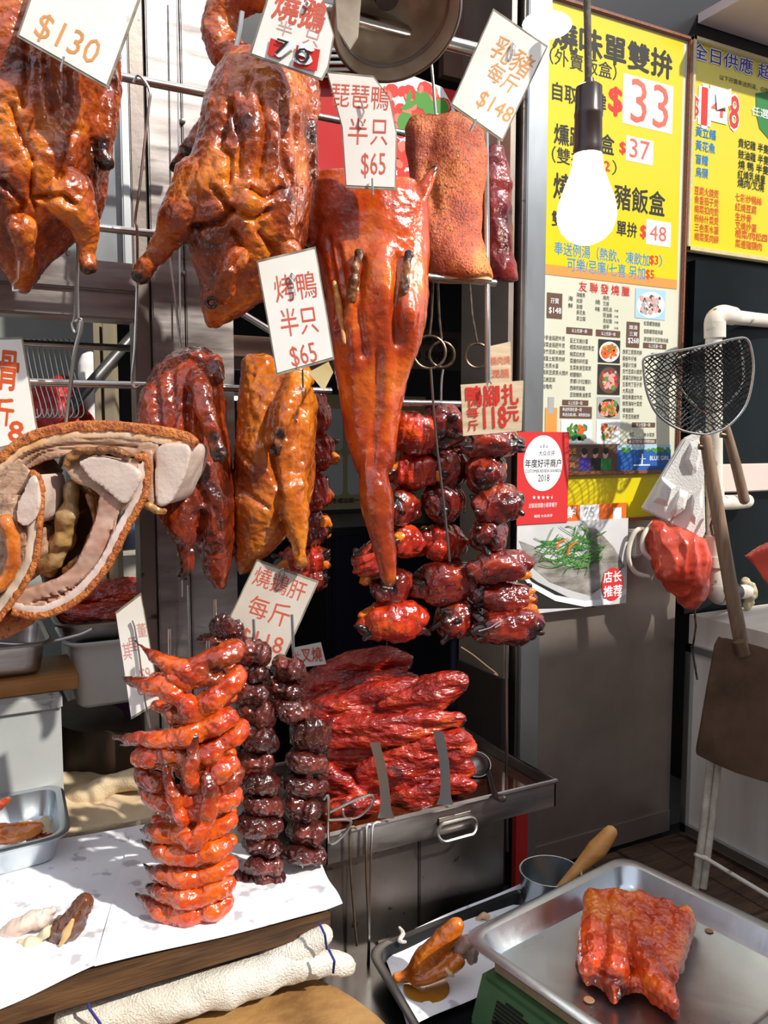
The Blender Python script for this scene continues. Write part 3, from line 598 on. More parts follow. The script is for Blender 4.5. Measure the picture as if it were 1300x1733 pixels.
mb = MB(); mb.poly([c + X * (38 * k_ * 1.08 * math.cos(t)) + Z * (47 * k_ * math.sin(t)) for t in [2 * math.pi * q / 48 for q in range(48)]]); mb.build('white_oval', k_white, aw, smooth=False, fix=False)
letters(aw, y4 - .0030, [('大众点评', 912, 939, 767, 9, .0), ('年度好评商户', 889, 950, 784, 14, .01), ('CUSTOMER REVIEW AWARDS', 889, 950, 797, 5.5, .0), ('2018', 911, 930, 809, 12, 0)], k_black)
mb = MB(); wrect(mb, 902, 910, 762, 774, y4, .0016); mb.build('app_mark', k_award, aw, smooth=False)
mb = MB(); wrect(mb, 915, 927, 757, 758, y4, .0016)
for u in (916, 921, 926):
    a = P(u, 757, y4 - .002); kk = dist(a) / FPX; mb.poly([a - X * 2 * kk, a + X * 2 * kk, a + Z * (7 if u == 921 else 5) * kk])
mb.build('crown_mark', k_gray, aw, smooth=False, fix=False)
letters(aw, y4 - .0030, [('人', 903, 909, 768, 8, .02), ('友联发烧腊小厨茶餐厅', 895, 943, 855, 8), ('美团 大众点评', 904, 935, 873, 5, .01)], k_white, 'white_lettering')
mb = MB()
for i in range(5):
    a = P(904 + i * 7.7, 842, y4 - .002); kk = dist(a) / FPX; pts = []
    for q in range(10):
        r_ = (3.9 if q % 2 == 0 else 1.6) * kk; t = math.pi / 2 + q * math.pi / 5
        x_ = r_ * math.cos(t)
        if i == 4: x_ = min(x_, .0003)
        pts.append(a + X * x_ + Z * (r_ * math.sin(t)))
    mb.poly(pts)
mb.build('stars', k_white, aw, smooth=False, fix=False)
ot = poster('orange_price_tag', 'orange price strip with handwritten white patch above fish poster', 955, 1060, 853, 882, y4 + .004, k_orange)
mb = MB(); wrect(mb, 982, 1014, 854, 882, y4 + .003, .0008); mb.build('price_patch', k_white, ot, smooth=False)
letters(ot, y4 + .001, [('75', 988, 1006, 867, 17)], k_gray, 'handwriting'); letters(ot, y4 + .001, [('鲈', 960, 975, 867, 20, .02)], k_white)
mb = MB(); wrect(mb, 1038, 1052, 859, 878, y4 + .003, .0008); mb.build('white_label', k_white, ot, smooth=False)
fi = poster('fish_poster', 'poster of steamed fish under green shredded scallion on white plate', 875, 1063, 882, 1031, y4 + .002, M('poster_plate', (.46, .46, .47), (.72, .71, .71), scale=7, rough=.3))
yq = y4 + .001
MB().plate([P(u_, v_, yq) for u_, v_ in ((878, 915), (905, 925), (930, 950), (965, 960), (1000, 925), (985, 892), (1010, 895), (1038, 925), (1058, 958), (1030, 985), (1000, 1008), (970, 1000), (930, 985), (895, 955))], -Y * .0002).build('fish_print', M('fish_skin_print', (.06, .05, .04), (.45, .42, .38), scale=16, rough=.3, stretch=(1, 1, 3)), fi, smooth=False)
MB().plate([P(876, 1000, yq), P(876, 960, yq), P(910, 985, yq), P(960, 1010, yq), P(1010, 1028, yq), P(876, 1031, yq)], -Y * .0003).build('table_print', k_black, fi, smooth=False)
mb = MB(); rnd = random.Random(11)
for (ra, wd_, e) in ((1.0, 5, .0016),):
    pts = [(876, 962), (900, 990), (940, 1012), (990, 1022), (1030, 1018), (1060, 1000)]
    for a, b_ in zip(pts[:-1], pts[1:]): mb.poly([P(a[0], a[1] - 5, yq - e), P(b_[0], b_[1] - 5, yq - e), P(b_[0], b_[1] + 5, yq - e), P(a[0], a[1] + 5, yq - e)])
mb.build('plate_rim_print', k_white, fi, smooth=False, fix=False)
mb = MB()
for i in range(130):
    a = rnd.uniform(-1, 1); b_ = rnd.uniform(-1, 1)
    if a * a + b_ * b_ > 1: continue
    u, v = 965 + a * 52, 930 + b_ * 36; an = rnd.uniform(0, math.pi); l = rnd.uniform(10, 22); cv_ = rnd.uniform(-6, 6)
    pts = []
    for q in range(6):
        t = q / 5 * 2 - 1; pts.append((u + l * t * math.cos(an) - cv_ * (1 - t * t) * math.sin(an), v + l * t * math.sin(an) + cv_ * (1 - t * t) * math.cos(an)))
    for q in range(5):
        (a0, b0), (a1, b1) = pts[q], pts[q + 1]; e = .002 + .00002 * i
        mb.poly([P(a0, b0 - .9, yq - e), P(a1, b1 - .9, yq - e), P(a1 + .6, b1 + .9, yq - e), P(a0 + .6, b0 + .9, yq - e)])
(mb.build('scallion_print', M('print_scallion', (.02, .14, .015), (.10, .32, .06), scale=60, rough=.4), fi, smooth=False, fix=False)).__setitem__('kind', 'stuff')
mb = MB()
for pts in (((943, 930), (946, 918), (958, 912), (966, 916)), ((961, 940), (964, 926), (974, 918), (980, 920))):
    for (a0, b0), (a1, b1) in zip(pts[:-1], pts[1:]): mb.poly([P(a0 - 1.3, b0 - 1, yq - .006), P(a1 - 1.3, b1 - 1, yq - .006), P(a1 + 1.3, b1 + 1, yq - .006), P(a0 + 1.3, b0 + 1, yq - .006)])
mb.build('chilli_print', k_orange, fi, smooth=False, fix=False)
c = P(1037, 989, yq - .002); kk = dist(c) / FPX
MB().poly([c + X * (24 * kk * math.cos(t)) + Z * (29 * kk * math.sin(t)) for t in [2 * math.pi * q / 32 for q in range(32)]]).build('red_seal', k_award, fi, smooth=False, fix=False)
letters(fi, yq - .003, [('店长', 1022, 1052, 976, 19, .02), ('推荐', 1022, 1053, 1000, 19, .02)], k_white)
# ================================================================== RODS AND HOOKS
def rod(label, u0, v0, u1, v1, y, r, mt=None):
    a = P(u0, v0, y); b = P(u1, v1, y); z = (a.z + b.z) / 2
    t = MB().tube([(a.x, y, z), (b.x, y, z)], r, 12).build('hanging_rod', mt or wire_m); tag(t, label, 'rod', 'steel hanging rods'); return t
YR = 1.24
rod('upper left steel rod behind the whole geese', -300, 20, 372, 172, YR, .0062)
rod('steel rod crossing the left glass behind the goose legs', -300, 335, 360, 405, YR, .0055)
rod('steel rod behind the pork slabs and the two half birds', -300, 628, 560, 668, YR, .0055)
rod('thin steel rod inside the left opening above the wire hooks', -200, 566, 222, 592, 1.5, .006)
rod('rod carrying the glazed duck foot bundles', 655, 676, 832, 690, 1.09, .0052)
rod('steel rod behind the curved duck price card', 500, 195, 690, 222, YR + .06, .0055)
rod('thick steel rail running behind the tilted suckling pig card', 520, 22, 884, 95, 1.09, .010)
rod('rod under the suckling pig slab', 722, 466, 838, 480, 1.09, .0055)
def vrod(label, u0, v0, u1, v1, d, r, mt=None, cat='rod', name='hanging_rod'):
    t = MB().tube([W(u0, v0, d), W(u1, v1, d)], r, 10).build(name, mt or wire_m); return tag(t, label, cat)
vrod('tall upright steel rod right of the suckling pig slab', 821, 84, 826, 690, 1.313, .0050)
vrod('bright thin steel rod dropping into the suckling pig slab', 726, 60, 738, 195, 1.27, .0022)
vrod('thin upright wire on the seam of the left steel post', 300, -20, 309, 1010, 1.34, .0014)
vrod('slanted steel tube in the dark opening beside goose tail', 385, 515, 462, 562, 1.42, .006)
def hook(label, pts, d, r=.0018, mt=None, name='wire_hook', group=None, n=7, smooth=True):
    q = [W(p[0], p[1], d + (p[2] if len(p) > 2 else 0)) for p in pts]
    if smooth and len(q) > 2:
        out = []
        for i in range(len(q) - 1):
            p0 = q[max(i - 1, 0)]; p1 = q[i]; p2 = q[i + 1]; p3 = q[min(i + 2, len(q) - 1)]
            for k in range(5):
                t = k / 5; out.append(.5 * (2 * p1 + (p2 - p0) * t + (2 * p0 - 5 * p1 + 4 * p2 - p3) * t * t + (3 * p1 - p0 - 3 * p2 + p3) * t ** 3))
        q = out + [q[-1]]
    o = MB().tube(q, r, n).build(name, mt or wire_m); return tag(o, label, 'hook', group)
hook('long bent wire hook on the upper left rod beside the steel seam', [(226, 140), (232, 128), (242, 134), (254, 155), (252, 180), (246, 230), (236, 320), (229, 370), (232, 392), (232, 480), (228, 590), (223, 640), (228, 655), (236, 652)], 1.16, .0019)
hook('straight wire hook hanging from the middle rod down to the half goose', [(281, 400), (286, 430), (296, 500), (306, 590)], 1.19, .0018)
hook('double wire hook under the left goose carrying the pork', [(110, 388), (113, 430), (118, 425)], 1.14, .0022)
hook('looped wire hanging from rod to pork hook', [(128, 395), (131, 420), (129, 470), (126, 535), (122, 548), (126, 562), (132, 552), (131, 470), (134, 420)], 1.14, .0018)
hook('long bright steel hook piercing the roast pork', [(128, 545), (137, 542), (136, 560), (126, 600), (116, 680), (106, 770), (98, 795), (92, 805), (95, 815), (108, 818)], 1.10, .0028)
hook('bright steel hook through the curled goose neck', [(410, 20), (404, 60), (394, 100), (386, 118)], 1.07, .0032)
hook('thin wire loop behind the goose neck', [(352, 60), (362, 85), (372, 105), (385, 118)], 1.12, .0013)
def ring_hook(label, u, v0, v1, rr, d, du=0):
    t = thing('ring_hook', label, 'hook', W(u, v1, d))
    c = W(u, v1, d); q = rr * d / FPX
    MB().tube([c + (R * math.cos(a) + Z * math.sin(a)) * q for a in [2 * math.pi * k / 24 for k in range(24)]], .0022, 7, closed=True).build('ring', oldwire_m, t)
    MB().tube([W(u + du, v0, d), W(u + du * .6, (v0 + v1) / 2, d), W(u, v1 - rr, d)], .0019, 7).build('shank', oldwire_m, t); return t
ring_hook('blackened ring hook, left one under the suckling pig', 727, 475, 596, 27, 1.33, 6)
ring_hook('blackened ring hook overlapping the left ring', 748, 478, 600, 21, 1.345, -7)
ring_hook('narrow rusty ring hook beside the upright rod', 808, 470, 602, 20, 1.34, -14)
hook('long straight skewer wire dropping in front of the bundles', [(729, 622), (738, 740), (752, 860), (761, 950)], 1.19, .0018, M('grey_skewer', (.2, .18, .16), rough=.4, metal=1))
hook('wire hook above the left bundle column', [(684, 615), (678, 640), (672, 660), (675, 700)], 1.30, .0018)
hook('wire hook above the middle bundle column', [(750, 625), (747, 650), (746, 720)], 1.31, .0016)
hook('short bent hook under the suckling pig', [(775, 465), (776, 478), (778, 468)], 1.33, .002, oldwire_m)
for i in range(9):     # bunch of empty hooks inside the left opening
    u = 48 + i * 9
    hook('thin empty wire hook inside the left opening, %s of the bunch from the left' % ORD(i), [(u + 6, 578), (u, 574), (u - 3, 582), (u + 8, 640), (u + 22, 690), (u + 18, 705), (u + 8, 703), (u + 6, 692)], 1.42 + .008 * i, .0013, wire_m, 'wire_hook', 'empty hooks bunched in the left opening', 5)
# ================================================================== ROAST BIRDS
def bird(name, label, cat, d, rows, limbs, mt, base, creases=(), lumps=(), char=(), voxel=.0028, disp=None, extra=None):
    t = thing(name, label, cat, W(*base, d))
    mb = MB().sil(rows, d)
    for l in limbs: mb.limb(l, d)
    ch = [(W(c[0], c[1], d + (c[3] if len(c) > 3 else 0)), c[2] * d / FPX, c[4] if len(c) > 4 else 1) for c in char]
    me = flesh(mb, voxel, 6, disp or [(30, .005, 'n'), (70, .0022, 'r'), (130, .0013, 'r'), (220, .0007, 'n')], creases, ch, lumps)
    put('body', me, mt, t)
    return t
dA = 1.02
gA = bird('roast_goose', 'whole roast goose at top left under the $130 card', 'roast goose', dA,
    [(-60, -60, 140, .06), (0, -70, 168, .085), (60, -75, 184, .10), (130, -72, 188, .105), (200, -62, 180, .105), (270, -52, 168, .10), (330, -45, 160, .095), (370, -36, 145, .085), (400, -22, 105, .07), (430, 0, 78, .05), (465, 14, 60, .03), (492, 26, 42, .012)],
    [[(118, 330, 40, -.05), (140, 380, 26, -.04), (147, 425, 14, -.03), (149, 452, 13, -.03)], [(170, 110, 22), (182, 160, 15, -.01), (176, 215, 14, -.02), (172, 250, 11, -.02), (182, 278, 12, -.02)], [(-20, 330, 42, -.05), (-40, 400, 22, -.04), (-48, 450, 13, -.03)], [(35, 385, 22, -.08), (40, 420, 14, -.07), (38, 455, 13, -.04)]],
    goose_m, (30, 492),
    [([(55, 270), (52, 335), (60, 350)], 4, .008), ([(60, 335), (105, 330), (125, 345)], 5, .009), ([(100, 300), (110, 240), (130, 220)], 5, .006), ([(20, 180), (35, 230), (55, 265)], 6, .007), ([(40, 70), (45, 130), (38, 180)], 7, .007), ([(75, 90), (78, 150), (88, 190)], 7, .006), ([(112, 110), (115, 170)], 6, .005), ([(145, 130), (150, 200), (160, 260)], 6, .007), ([(5, 310), (40, 345), (30, 380)], 6, .008)],
    [(80, 260, 35, 40, .008), (120, 270, 22, 30, .008), (100, 350, 30, 20, .008), (60, 160, 30, 60, .006)],
    [(149, 462, 24, -.03), (178, 283, 34, -.02), (172, 245, 22, -.03)])
MB().tube([W(32, 440, dA - .07), W(30, 470, dA - .06), W(22, 482, dA - .05), W(22, 492, dA - .05), W(32, 492, dA - .05)], .0016, 7).build('tail_pin', wire_m, gA)
dB = 1.10
gB = bird('roast_goose', 'whole roast goose hung by its curled neck at top centre', 'roast goose', dB,
    [(98, 405, 480, .035), (112, 385, 505, .06), (140, 370, 520, .08), (190, 356, 528, .095), (240, 346, 528, .10), (300, 332, 525, .10), (350, 322, 520, .10), (395, 318, 516, .095), (430, 328, 508, .085), (460, 338, 492, .07), (490, 342, 468, .055), (515, 342, 430, .04), (540, 348, 388, .025), (553, 354, 372, .012)],
    [[(345, 320, 52, -.05), (312, 365, 38, -.06), (280, 405, 20, -.05), (255, 440, 14, -.05), (237, 468, 15, -.05)], [(392, 150, 18), (355, 205, 18), (328, 248, 14), (308, 268, 9), (294, 284, 9)], [(524, 130, 14), (530, 190, 12, -.02), (524, 228, 10, -.03), (528, 290, 14, -.01)], [(440, 118, 34), (400, 104, 32, .01), (374, 68, 30, .015), (372, 28, 28, .015), (398, -2, 28, .01), (440, -14, 28, 0), (500, -20, 30, 0)], [(405, 430, 14, -.09), (385, 460, 16, -.085), (378, 492, 18, -.06), (372, 505, 12, -.05)], [(478, 470, 22, -.03), (490, 430, 20, -.05)]],
    goose_m, (362, 553),
    [([(388, 170), (372, 250), (392, 262), (388, 310)], 5, .008), ([(330, 385), (375, 375), (392, 355)], 6, .010), ([(365, 320), (385, 350), (430, 370), (455, 355)], 5, .009), ([(388, 180), (410, 240), (405, 300)], 5, .006), ([(440, 150), (450, 230), (438, 300)], 6, .007), ([(480, 170), (478, 260), (500, 330)], 6, .007), ([(425, 320), (450, 335), (475, 320)], 5, .007), ([(395, 395), (410, 420), (395, 450)], 5, .008), ([(440, 395), (470, 430), (450, 460)], 6, .008), ([(505, 200), (508, 300), (500, 390)], 6, .007), ([(420, 130), (415, 165)], 6, .006)],
    [(350, 300, 30, 45, .010), (420, 345, 30, 22, .010), (425, 220, 22, 60, .006), (490, 370, 22, 50, .009), (462, 250, 16, 60, .006)],
    [(237, 472, 28, -.05), (297, 282, 26), (318, 256, 18, -.01), (523, 232, 20, -.03), (356, 545, 14)])
MB().tube([W(358 + 8 * math.cos(t_), 512 + 8 * math.sin(t_), dB - .062) for t_ in [2 * math.pi * k_ / 20 for k_ in range(20)]], .0028, 8, closed=True).build('tail_ring', burnt_m, gB)
dP = 1.19
pd = bird('pipa_duck', 'flattened red lacquered duck tapering down to its head in the centre', 'roast duck', dP,
    [(292, 535, 612, .02), (305, 528, 700, .026), (330, 522, 722, .034), (365, 522, 724, .040), (410, 530, 724, .045), (450, 540, 724, .052), (500, 549, 725, .058), (540, 553, 722, .060), (575, 558, 712, .056), (610, 564, 700, .050), (650, 570, 688, .044), (700, 578, 678, .038), (750, 588, 671, .034), (785, 598, 668, .028), (800, 604, 662, .022)],
    [[(530, 400, 20, -.01), (520, 330, 20, -.01), (526, 270, 13, -.01), (527, 226, 9, -.01)], [(700, 350, 18, -.01), (718, 320, 13, -.012), (730, 296, 8, -.012), (737, 284, 6, -.012)], [(634, 770, 26, -.016), (632, 800, 24, -.018), (636, 835, 29, -.018), (640, 868, 27, -.018), (648, 915, 20, -.016), (655, 955, 17, -.014), (659, 985, 11, -.012)],
     [(598, 490, 9, -.055), (592, 515, 13, -.052), (586, 545, 14, -.045)], [(688, 500, 10, -.05), (684, 530, 15, -.048), (676, 560, 14, -.04)]],
    pipa_m, (657, 990),
    [([(572, 420), (585, 500), (570, 560)], 6, .006), ([(612, 440), (605, 520), (615, 600)], 8, .006), ([(672, 440), (668, 520), (672, 580)], 8, .007), ([(640, 600), (635, 700), (630, 790)], 7, .004), ([(555, 400), (575, 520)], 5, .004)],
    [(650, 470, 26, 60, .012), (695, 560, 20, 60, .010), (625, 350, 60, 40, .006), (600, 600, 14, 90, .005), (655, 640, 12, 90, .005)],
    [(528, 224, 22, -.01), (736, 286, 14, -.012), (545, 250, 30, .0), (660, 986, 18, -.012), (640, 880, 120, -.02, .35), (530, 300, 60, 0, .4)], disp=[(26, .003, 'n'), (90, .0012, 'n')])
for pts_, ch_ in (([(608, 428, 7, -.058), (603, 450, 6, -.062), (599, 478, 8, -.062), (594, 505, 8, -.060)], (608, 428)), ([(692, 430, 7, -.052), (688, 455, 6, -.056), (684, 485, 8, -.058), (682, 512, 9, -.054)], (692, 430))):
    put('leg_bone', flesh(MB().limb(pts_, dP), .002, 1, [(110, .003, 'n'), (200, .0015, 'r')], char=[(W(*ch_, dP - .055), .016), (W(pts_[2][0], pts_[2][1], dP - .06), .02, .5)]), bone_m, pd)
put('pale_tendon', flesh(MB().limb([(566, 478, 4, -.045), (572, 510, 6, -.048), (578, 545, 5, -.05), (584, 580, 3, -.05)], dP), .002, 2, [(90, .002, 'n')]), M('pale_skin_fold', (.62, .20, .03), (.80, .44, .14), scale=18, rough=.25, coat=.7), pd)
dC = 1.13
gC = bird('half_goose', 'dark half goose with charred leg tip hanging beside the steel post', 'roast goose', dC,
    [(590, 312, 350, .02), (604, 290, 366, .04), (630, 262, 372, .055), (670, 244, 376, .065), (720, 238, 380, .07), (770, 240, 388, .07), (820, 252, 393, .07), (860, 280, 396, .062), (885, 306, 397, .055), (910, 326, 396, .046), (940, 338, 392, .036), (970, 350, 387, .024), (994, 366, 380, .010)],
    [[(300, 830, 46, -.035), (306, 880, 30, -.055), (314, 925, 16, -.06), (317, 955, 12, -.06), (311, 974, 13, -.06)], [(330, 630, 22, -.03), (340, 665, 20, -.06), (352, 705, 16, -.075), (364, 745, 11, -.08), (371, 772, 12, -.08)], [(362, 612, 15, -.02), (368, 640, 12, -.03)]],
    goose2_m, (374, 994),
    [([(262, 650), (270, 720), (265, 770)], 6, .006), ([(290, 620), (295, 700), (290, 760)], 7, .005), ([(316, 660), (320, 760), (345, 850)], 6, .008), ([(345, 870), (335, 920), (330, 980)], 7, .012), ([(360, 860), (372, 900)], 5, .005)],
    [(300, 740, 20, 30, .006), (365, 860, 18, 40, .008)],
    [(311, 976, 28, -.06), (371, 768, 26, -.08), (362, 740, 16, -.085), (376, 985, 16)])
dD = 1.17
gD = bird('half_duck', 'amber half duck hanging under the lower half-price card', 'roast duck', dD,
    [(602, 420, 455, .02), (612, 410, 475, .03), (640, 408, 520, .045), (680, 407, 534, .055), (720, 404, 536, .06), (770, 399, 532, .062), (820, 396, 530, .062), (860, 395, 520, .058), (890, 395, 500, .05), (920, 397, 472, .04), (948, 400, 440, .026), (972, 403, 416, .010)],
    [[(488, 830, 36, -.04), (498, 875, 26, -.045), (506, 915, 15, -.045), (508, 940, 12, -.045), (510, 953, 14, -.045)], [(505, 640, 26, -.03), (492, 675, 20, -.06), (480, 710, 13, -.075), (472, 745, 10, -.08), (466, 765, 10, -.08)]],
    amber_m, (410, 972),
    [([(458, 760), (470, 820), (472, 880), (500, 935)], 6, .012), ([(410, 830), (440, 850), (455, 860)], 4, .005), ([(455, 690), (448, 740), (462, 790)], 7, .006), ([(515, 690), (510, 780)], 6, .006), ([(405, 760), (430, 790)], 4, .004)],
    [(430, 880, 22, 30, .006), (425, 770, 20, 40, .005)],
    [(510, 955, 20, -.045), (466, 762, 24, -.08), (474, 735, 15, -.085), (430, 612, 18)])
# suckling pig slab and cured strip
sp = thing('suckling_pig_slab', 'orange-brown crackling slab of suckling pig under the tilted card', 'roast pork', W(775, 475, 1.29))
me = flesh(MB().sil([(194, 712, 775, .012), (204, 692, 806, .024), (222, 686, 818, .030), (260, 690, 822, .030), (310, 697, 821, .029), (360, 704, 814, .029), (400, 712, 816, .030), (430, 718, 824, .032), (455, 722, 832, .034), (468, 724, 835, .032), (474, 730, 833, .02)], 1.29, pw=3.2), .0028, 4, [(22, .008, 'n'), (60, .0025, 'n'), (260, .0007, 'n')], [([(735, 210), (720, 280), (735, 350)], 12, .005)], [], [(770, 300, 30, 80, .006), (790, 440, 30, 30, .006)])
put('slab', me, crack_m, sp)
MB().sil([(466, 727, 832, .026), (476, 732, 832, .022)], 1.29).build('cut_edge', fat_m, sp)
cu = thing('cured_strip', 'dark red cured meat strip hanging behind the upright rod', 'meat', W(850, 475, 1.42))
put('strip', flesh(MB().sil([(250, 828, 850, .01), (270, 815, 858, .02), (310, 812, 868, .025), (360, 815, 866, .028), (410, 818, 866, .026), (450, 822, 872, .025), (474, 828, 874, .015)], 1.42), .003, 4, [(30, .009, 'n'), (80, .003, 'n')]), cured_m, cu)
hook('wire hook holding the dark cured strip', [(846, 262), (842, 200), (845, 120), (850, 90)], 1.42, .0018)
# ================================================================== ROAST PORK SLABS (left)
def px_plate(poly, d, th, voxel=.0022, disp=(), smooth=1):
    return flesh(MB().plate([W(u, v, d) for u, v in poly], B * th), voxel, smooth, disp)
def band(outer, w0, w1, d, th, n=1):       # ribbon between two offsets (px) inside a path
    pts = [Vector((a, b, 0)) for a, b in outer]; o1 = []; o2 = []
    for i, p in enumerate(pts):
        t = (pts[min(i + 1, len(pts) - 1)] - pts[max(i - 1, 0)]).normalized(); nn = Vector((-t.y, t.x, 0))
        o1.append(p + nn * w0); o2.append(p + nn * w1)
    mb = MB()
    rings = [[W(a.x, a.y, d), W(b.x, b.y, d), W(b.x, b.y, d + th), W(a.x, a.y, d + th)] for a, b in zip(o1, o2)]
    return mb.loft(rings)
def cr(pts, n=6):
    q = [Vector((a, b, 0)) for a, b in pts]; out = []
    for i in range(len(q) - 1):
        p0 = q[max(i - 1, 0)]; p1 = q[i]; p2 = q[i + 1]; p3 = q[min(i + 2, len(q) - 1)]
        for k in range(n):
            t = k / n; w = .5 * (2 * p1 + (p2 - p0) * t + (2 * p0 - 5 * p1 + 4 * p2 - p3) * t * t + (3 * p1 - p0 - 3 * p2 + p3) * t ** 3); out.append((w.x, w.y))
    return out + [pts[-1]]
dk_ = .97
pk = thing('roast_pork_slab', 'arched roast pork slab with crackling rind on top and pale loin', 'roast pork', W(160, 870, dk_))
arch = cr([(-40, 800), (0, 768), (35, 741), (80, 724), (130, 716), (185, 715), (240, 720), (290, 727), (322, 736), (336, 750)])
put('rind', flesh(band(arch, -2, 15, dk_ - .002, .13), .0024, 1, [(120, .0022, 'n'), (260, .0014, 'n')]), rind_m, pk)
put('fat_layer', flesh(band(cr([(-40, 810), (0, 777), (35, 750), (80, 733), (130, 725), (185, 724), (240, 729), (290, 737), (326, 748)]), 3, 18, dk_, .125), .0024, 1, [(60, .0015, 'n')]), fat_m, pk)
put('meat_layer', flesh(band(cr([(-30, 830), (5, 790), (40, 763), (80, 746), (130, 738), (185, 737), (230, 742), (270, 752)]), 0, 30, dk_ + .001, .12), .0022, 1, [(35, .004, 'n'), (110, .0012, 'n')], [(cr([(0, 812), (22, 786), (60, 764), (110, 753), (170, 752), (230, 757)]), 2.2, .005), (cr([(40, 790), (80, 764), (140, 762), (200, 764)]), 1.8, .004)]), pork_m, pk)
put('shoulder_meat', px_plate([(-40, 830), (0, 800), (30, 775), (52, 800), (45, 825), (20, 845), (-5, 860), (-40, 880)], dk_, .1, disp=[(45, .004, 'n'), (130, .0015, 'r')]), pork_m, pk)
put('loin', px_plate(cr([(262, 765), (275, 752), (310, 750), (322, 762), (316, 795), (300, 830), (285, 852), (266, 855), (262, 820), (262, 765)], 3)[:-1], dk_ - .004, .10, disp=[(40, .002, 'n')]), loin_m, pk)
put('loin_edge', px_plate([(238, 760), (258, 762), (262, 850), (252, 858), (245, 835), (256, 800)], dk_ - .002, .10), pork_m, pk)
put('fringe', flesh(MB().limb([(252, 856, 8), (268, 864, 8), (278, 862, 5)], dk_), .0028, 1, [(120, .005, 'n')]), offal_m, pk)
d2 = .955
pk2 = thing('roast_pork_rib_piece', 'hooked roast pork rib piece with round loin and golden inside', 'roast pork', W(140, 1040, d2))
out2 = cr([(228, 772), (248, 772), (253, 790), (248, 835), (232, 868), (212, 905), (190, 950), (165, 985), (135, 1015), (100, 1035), (60, 1045), (18, 1037)])
put('rind', flesh(band(out2, -3, 9, d2 - .001, .12), .0022, 1, [(120, .002, 'n'), (260, .0012, 'n')]), rind_m, pk2)
put('fat_layer', flesh(band(out2[4:], 5, 20, d2, .11), .0024, 1, [(60, .0015, 'n')]), M('pale_pork_fat', (.62, .46, .38), (.76, .62, .55), scale=22, rough=.4), pk2)
put('belly_meat', flesh(band(cr([(200, 842), (190, 870), (182, 905), (166, 945), (142, 980), (112, 1004), (70, 1018), (30, 1030)]), -10, 28, d2 + .001, .10), .0024, 1, [(30, .004, 'n'), (110, .0012, 'n')], [(cr([(186, 900), (166, 950), (138, 985), (100, 1008), (55, 1020)]), 2, .005), (cr([(194, 880), (180, 925), (160, 962), (130, 995)]), 1.8, .004)] + [([(70 + 14 * k_, 1012 - 5 * k_), (80 + 14 * k_, 1020 - 5 * k_)], 2, .005) for k_ in range(5)]), M('pink_belly', (.38, .17, .11), (.60, .40, .30), scale=26, rough=.4, stretch=(1, 1, 2), coat=.2), pk2)
put('loin', px_plate(cr([(132, 782), (160, 772), (205, 780), (232, 795), (237, 812), (222, 842), (205, 852), (175, 825), (150, 808), (132, 782)], 3)[:-1], d2 - .006, .10, disp=[(40, .002, 'n')]), loin_m, pk2)
put('loin_rim', px_plate([(108, 775), (130, 760), (160, 764), (150, 776), (170, 778), (230, 778), (244, 790), (240, 830), (210, 868), (190, 862), (150, 825), (122, 812), (106, 795)], d2 + .002, .09, disp=[(60, .004, 'n')]), pork_m, pk2)
put('top_crust', flesh(MB().limb([(112, 784, 7), (130, 766, 9), (160, 764, 8), (190, 762, 8), (215, 772, 8)], d2 - .004), .0026, 1, [(110, .005, 'n')]), offal_m, pk2)
put('rib_lining', flesh(MB().limb([(140, 815, 10, .05), (170, 850, 12, .04), (172, 900, 14, .04), (150, 955, 16, .05), (110, 990, 16, .05), (70, 1005, 14, .05)], d2).limb([(150, 840, 8, .02), (160, 890, 8, .02), (140, 940, 9, .02), (110, 965, 8, .02)], d2), .003, 2, [(40, .007, 'n'), (120, .002, 'n')]), offal_m, pk2)
put('kidney_lump', flesh(MB().limb([(118, 822, 14, .03), (118, 860, 18, .03), (108, 900, 22, .035), (95, 930, 24, .04), (80, 960, 22, .05)], d2), .003, 2, [(40, .010, 'n'), (120, .003, 'n')]), M('olive_offal', (.10, .04, .015), (.34, .20, .06), (.44, .30, .16), scale=30, rough=.3, coat=.4, bump=.5), pk2)
put('dark_cavity', flesh(MB().plate([W(u, v, d2 + .09) for u, v in ((70, 870), (110, 810), (160, 815), (190, 850), (180, 930), (140, 990), (70, 1010), (60, 940))], B * .02), .004, 2, [(30, .006, 'n')]), M('cavity_brown', (.05, .014, .005), (.16, .06, .012), scale=20, rough=.3, coat=.3), pk2)
d3 = .93
pk3 = thing('roast_pork_end_piece', 'roast pork end piece cut off by the left edge of the photo', 'roast pork', W(30, 1060, d3))
out3 = cr([(52, 798), (66, 806), (73, 830), (70, 880), (66, 930), (56, 965), (36, 1000), (14, 1030), (-10, 1060)])
put('rind', flesh(band(out3, -3, 8, d3 - .001, .10), .0022, 1, [(120, .002, 'n'), (260, .001, 'n')]), rind_m, pk3)
put('fat_layer', flesh(band(out3[6:], 5, 24, d3 + .001, .09), .003, 2, [(50, .003, 'n')]), M('cream_fat', (.58, .46, .34), (.72, .60, .46), scale=20, rough=.4), pk3)
put('loin', px_plate(cr([(30, 850), (52, 806), (64, 815), (67, 850), (58, 880), (40, 892), (28, 880), (30, 850)], 3)[:-1], d3 - .004, .08, disp=[(40, .002, 'n')]), loin_m, pk3)
put('meat', px_plate([(-30, 860), (25, 840), (30, 890), (45, 905), (48, 940), (20, 990), (-30, 1020)], d3 + .002, .08, disp=[(50, .005, 'n'), (140, .002, 'r')]), pork_m, pk3)
put('rib_side', flesh(MB().limb([(10, 880, 14), (22, 910, 12), (22, 950, 12), (8, 985, 12), (-20, 1000, 16)], d3 - .008), .003, 2, [(60, .004, 'n')]), amber_m, pk3)
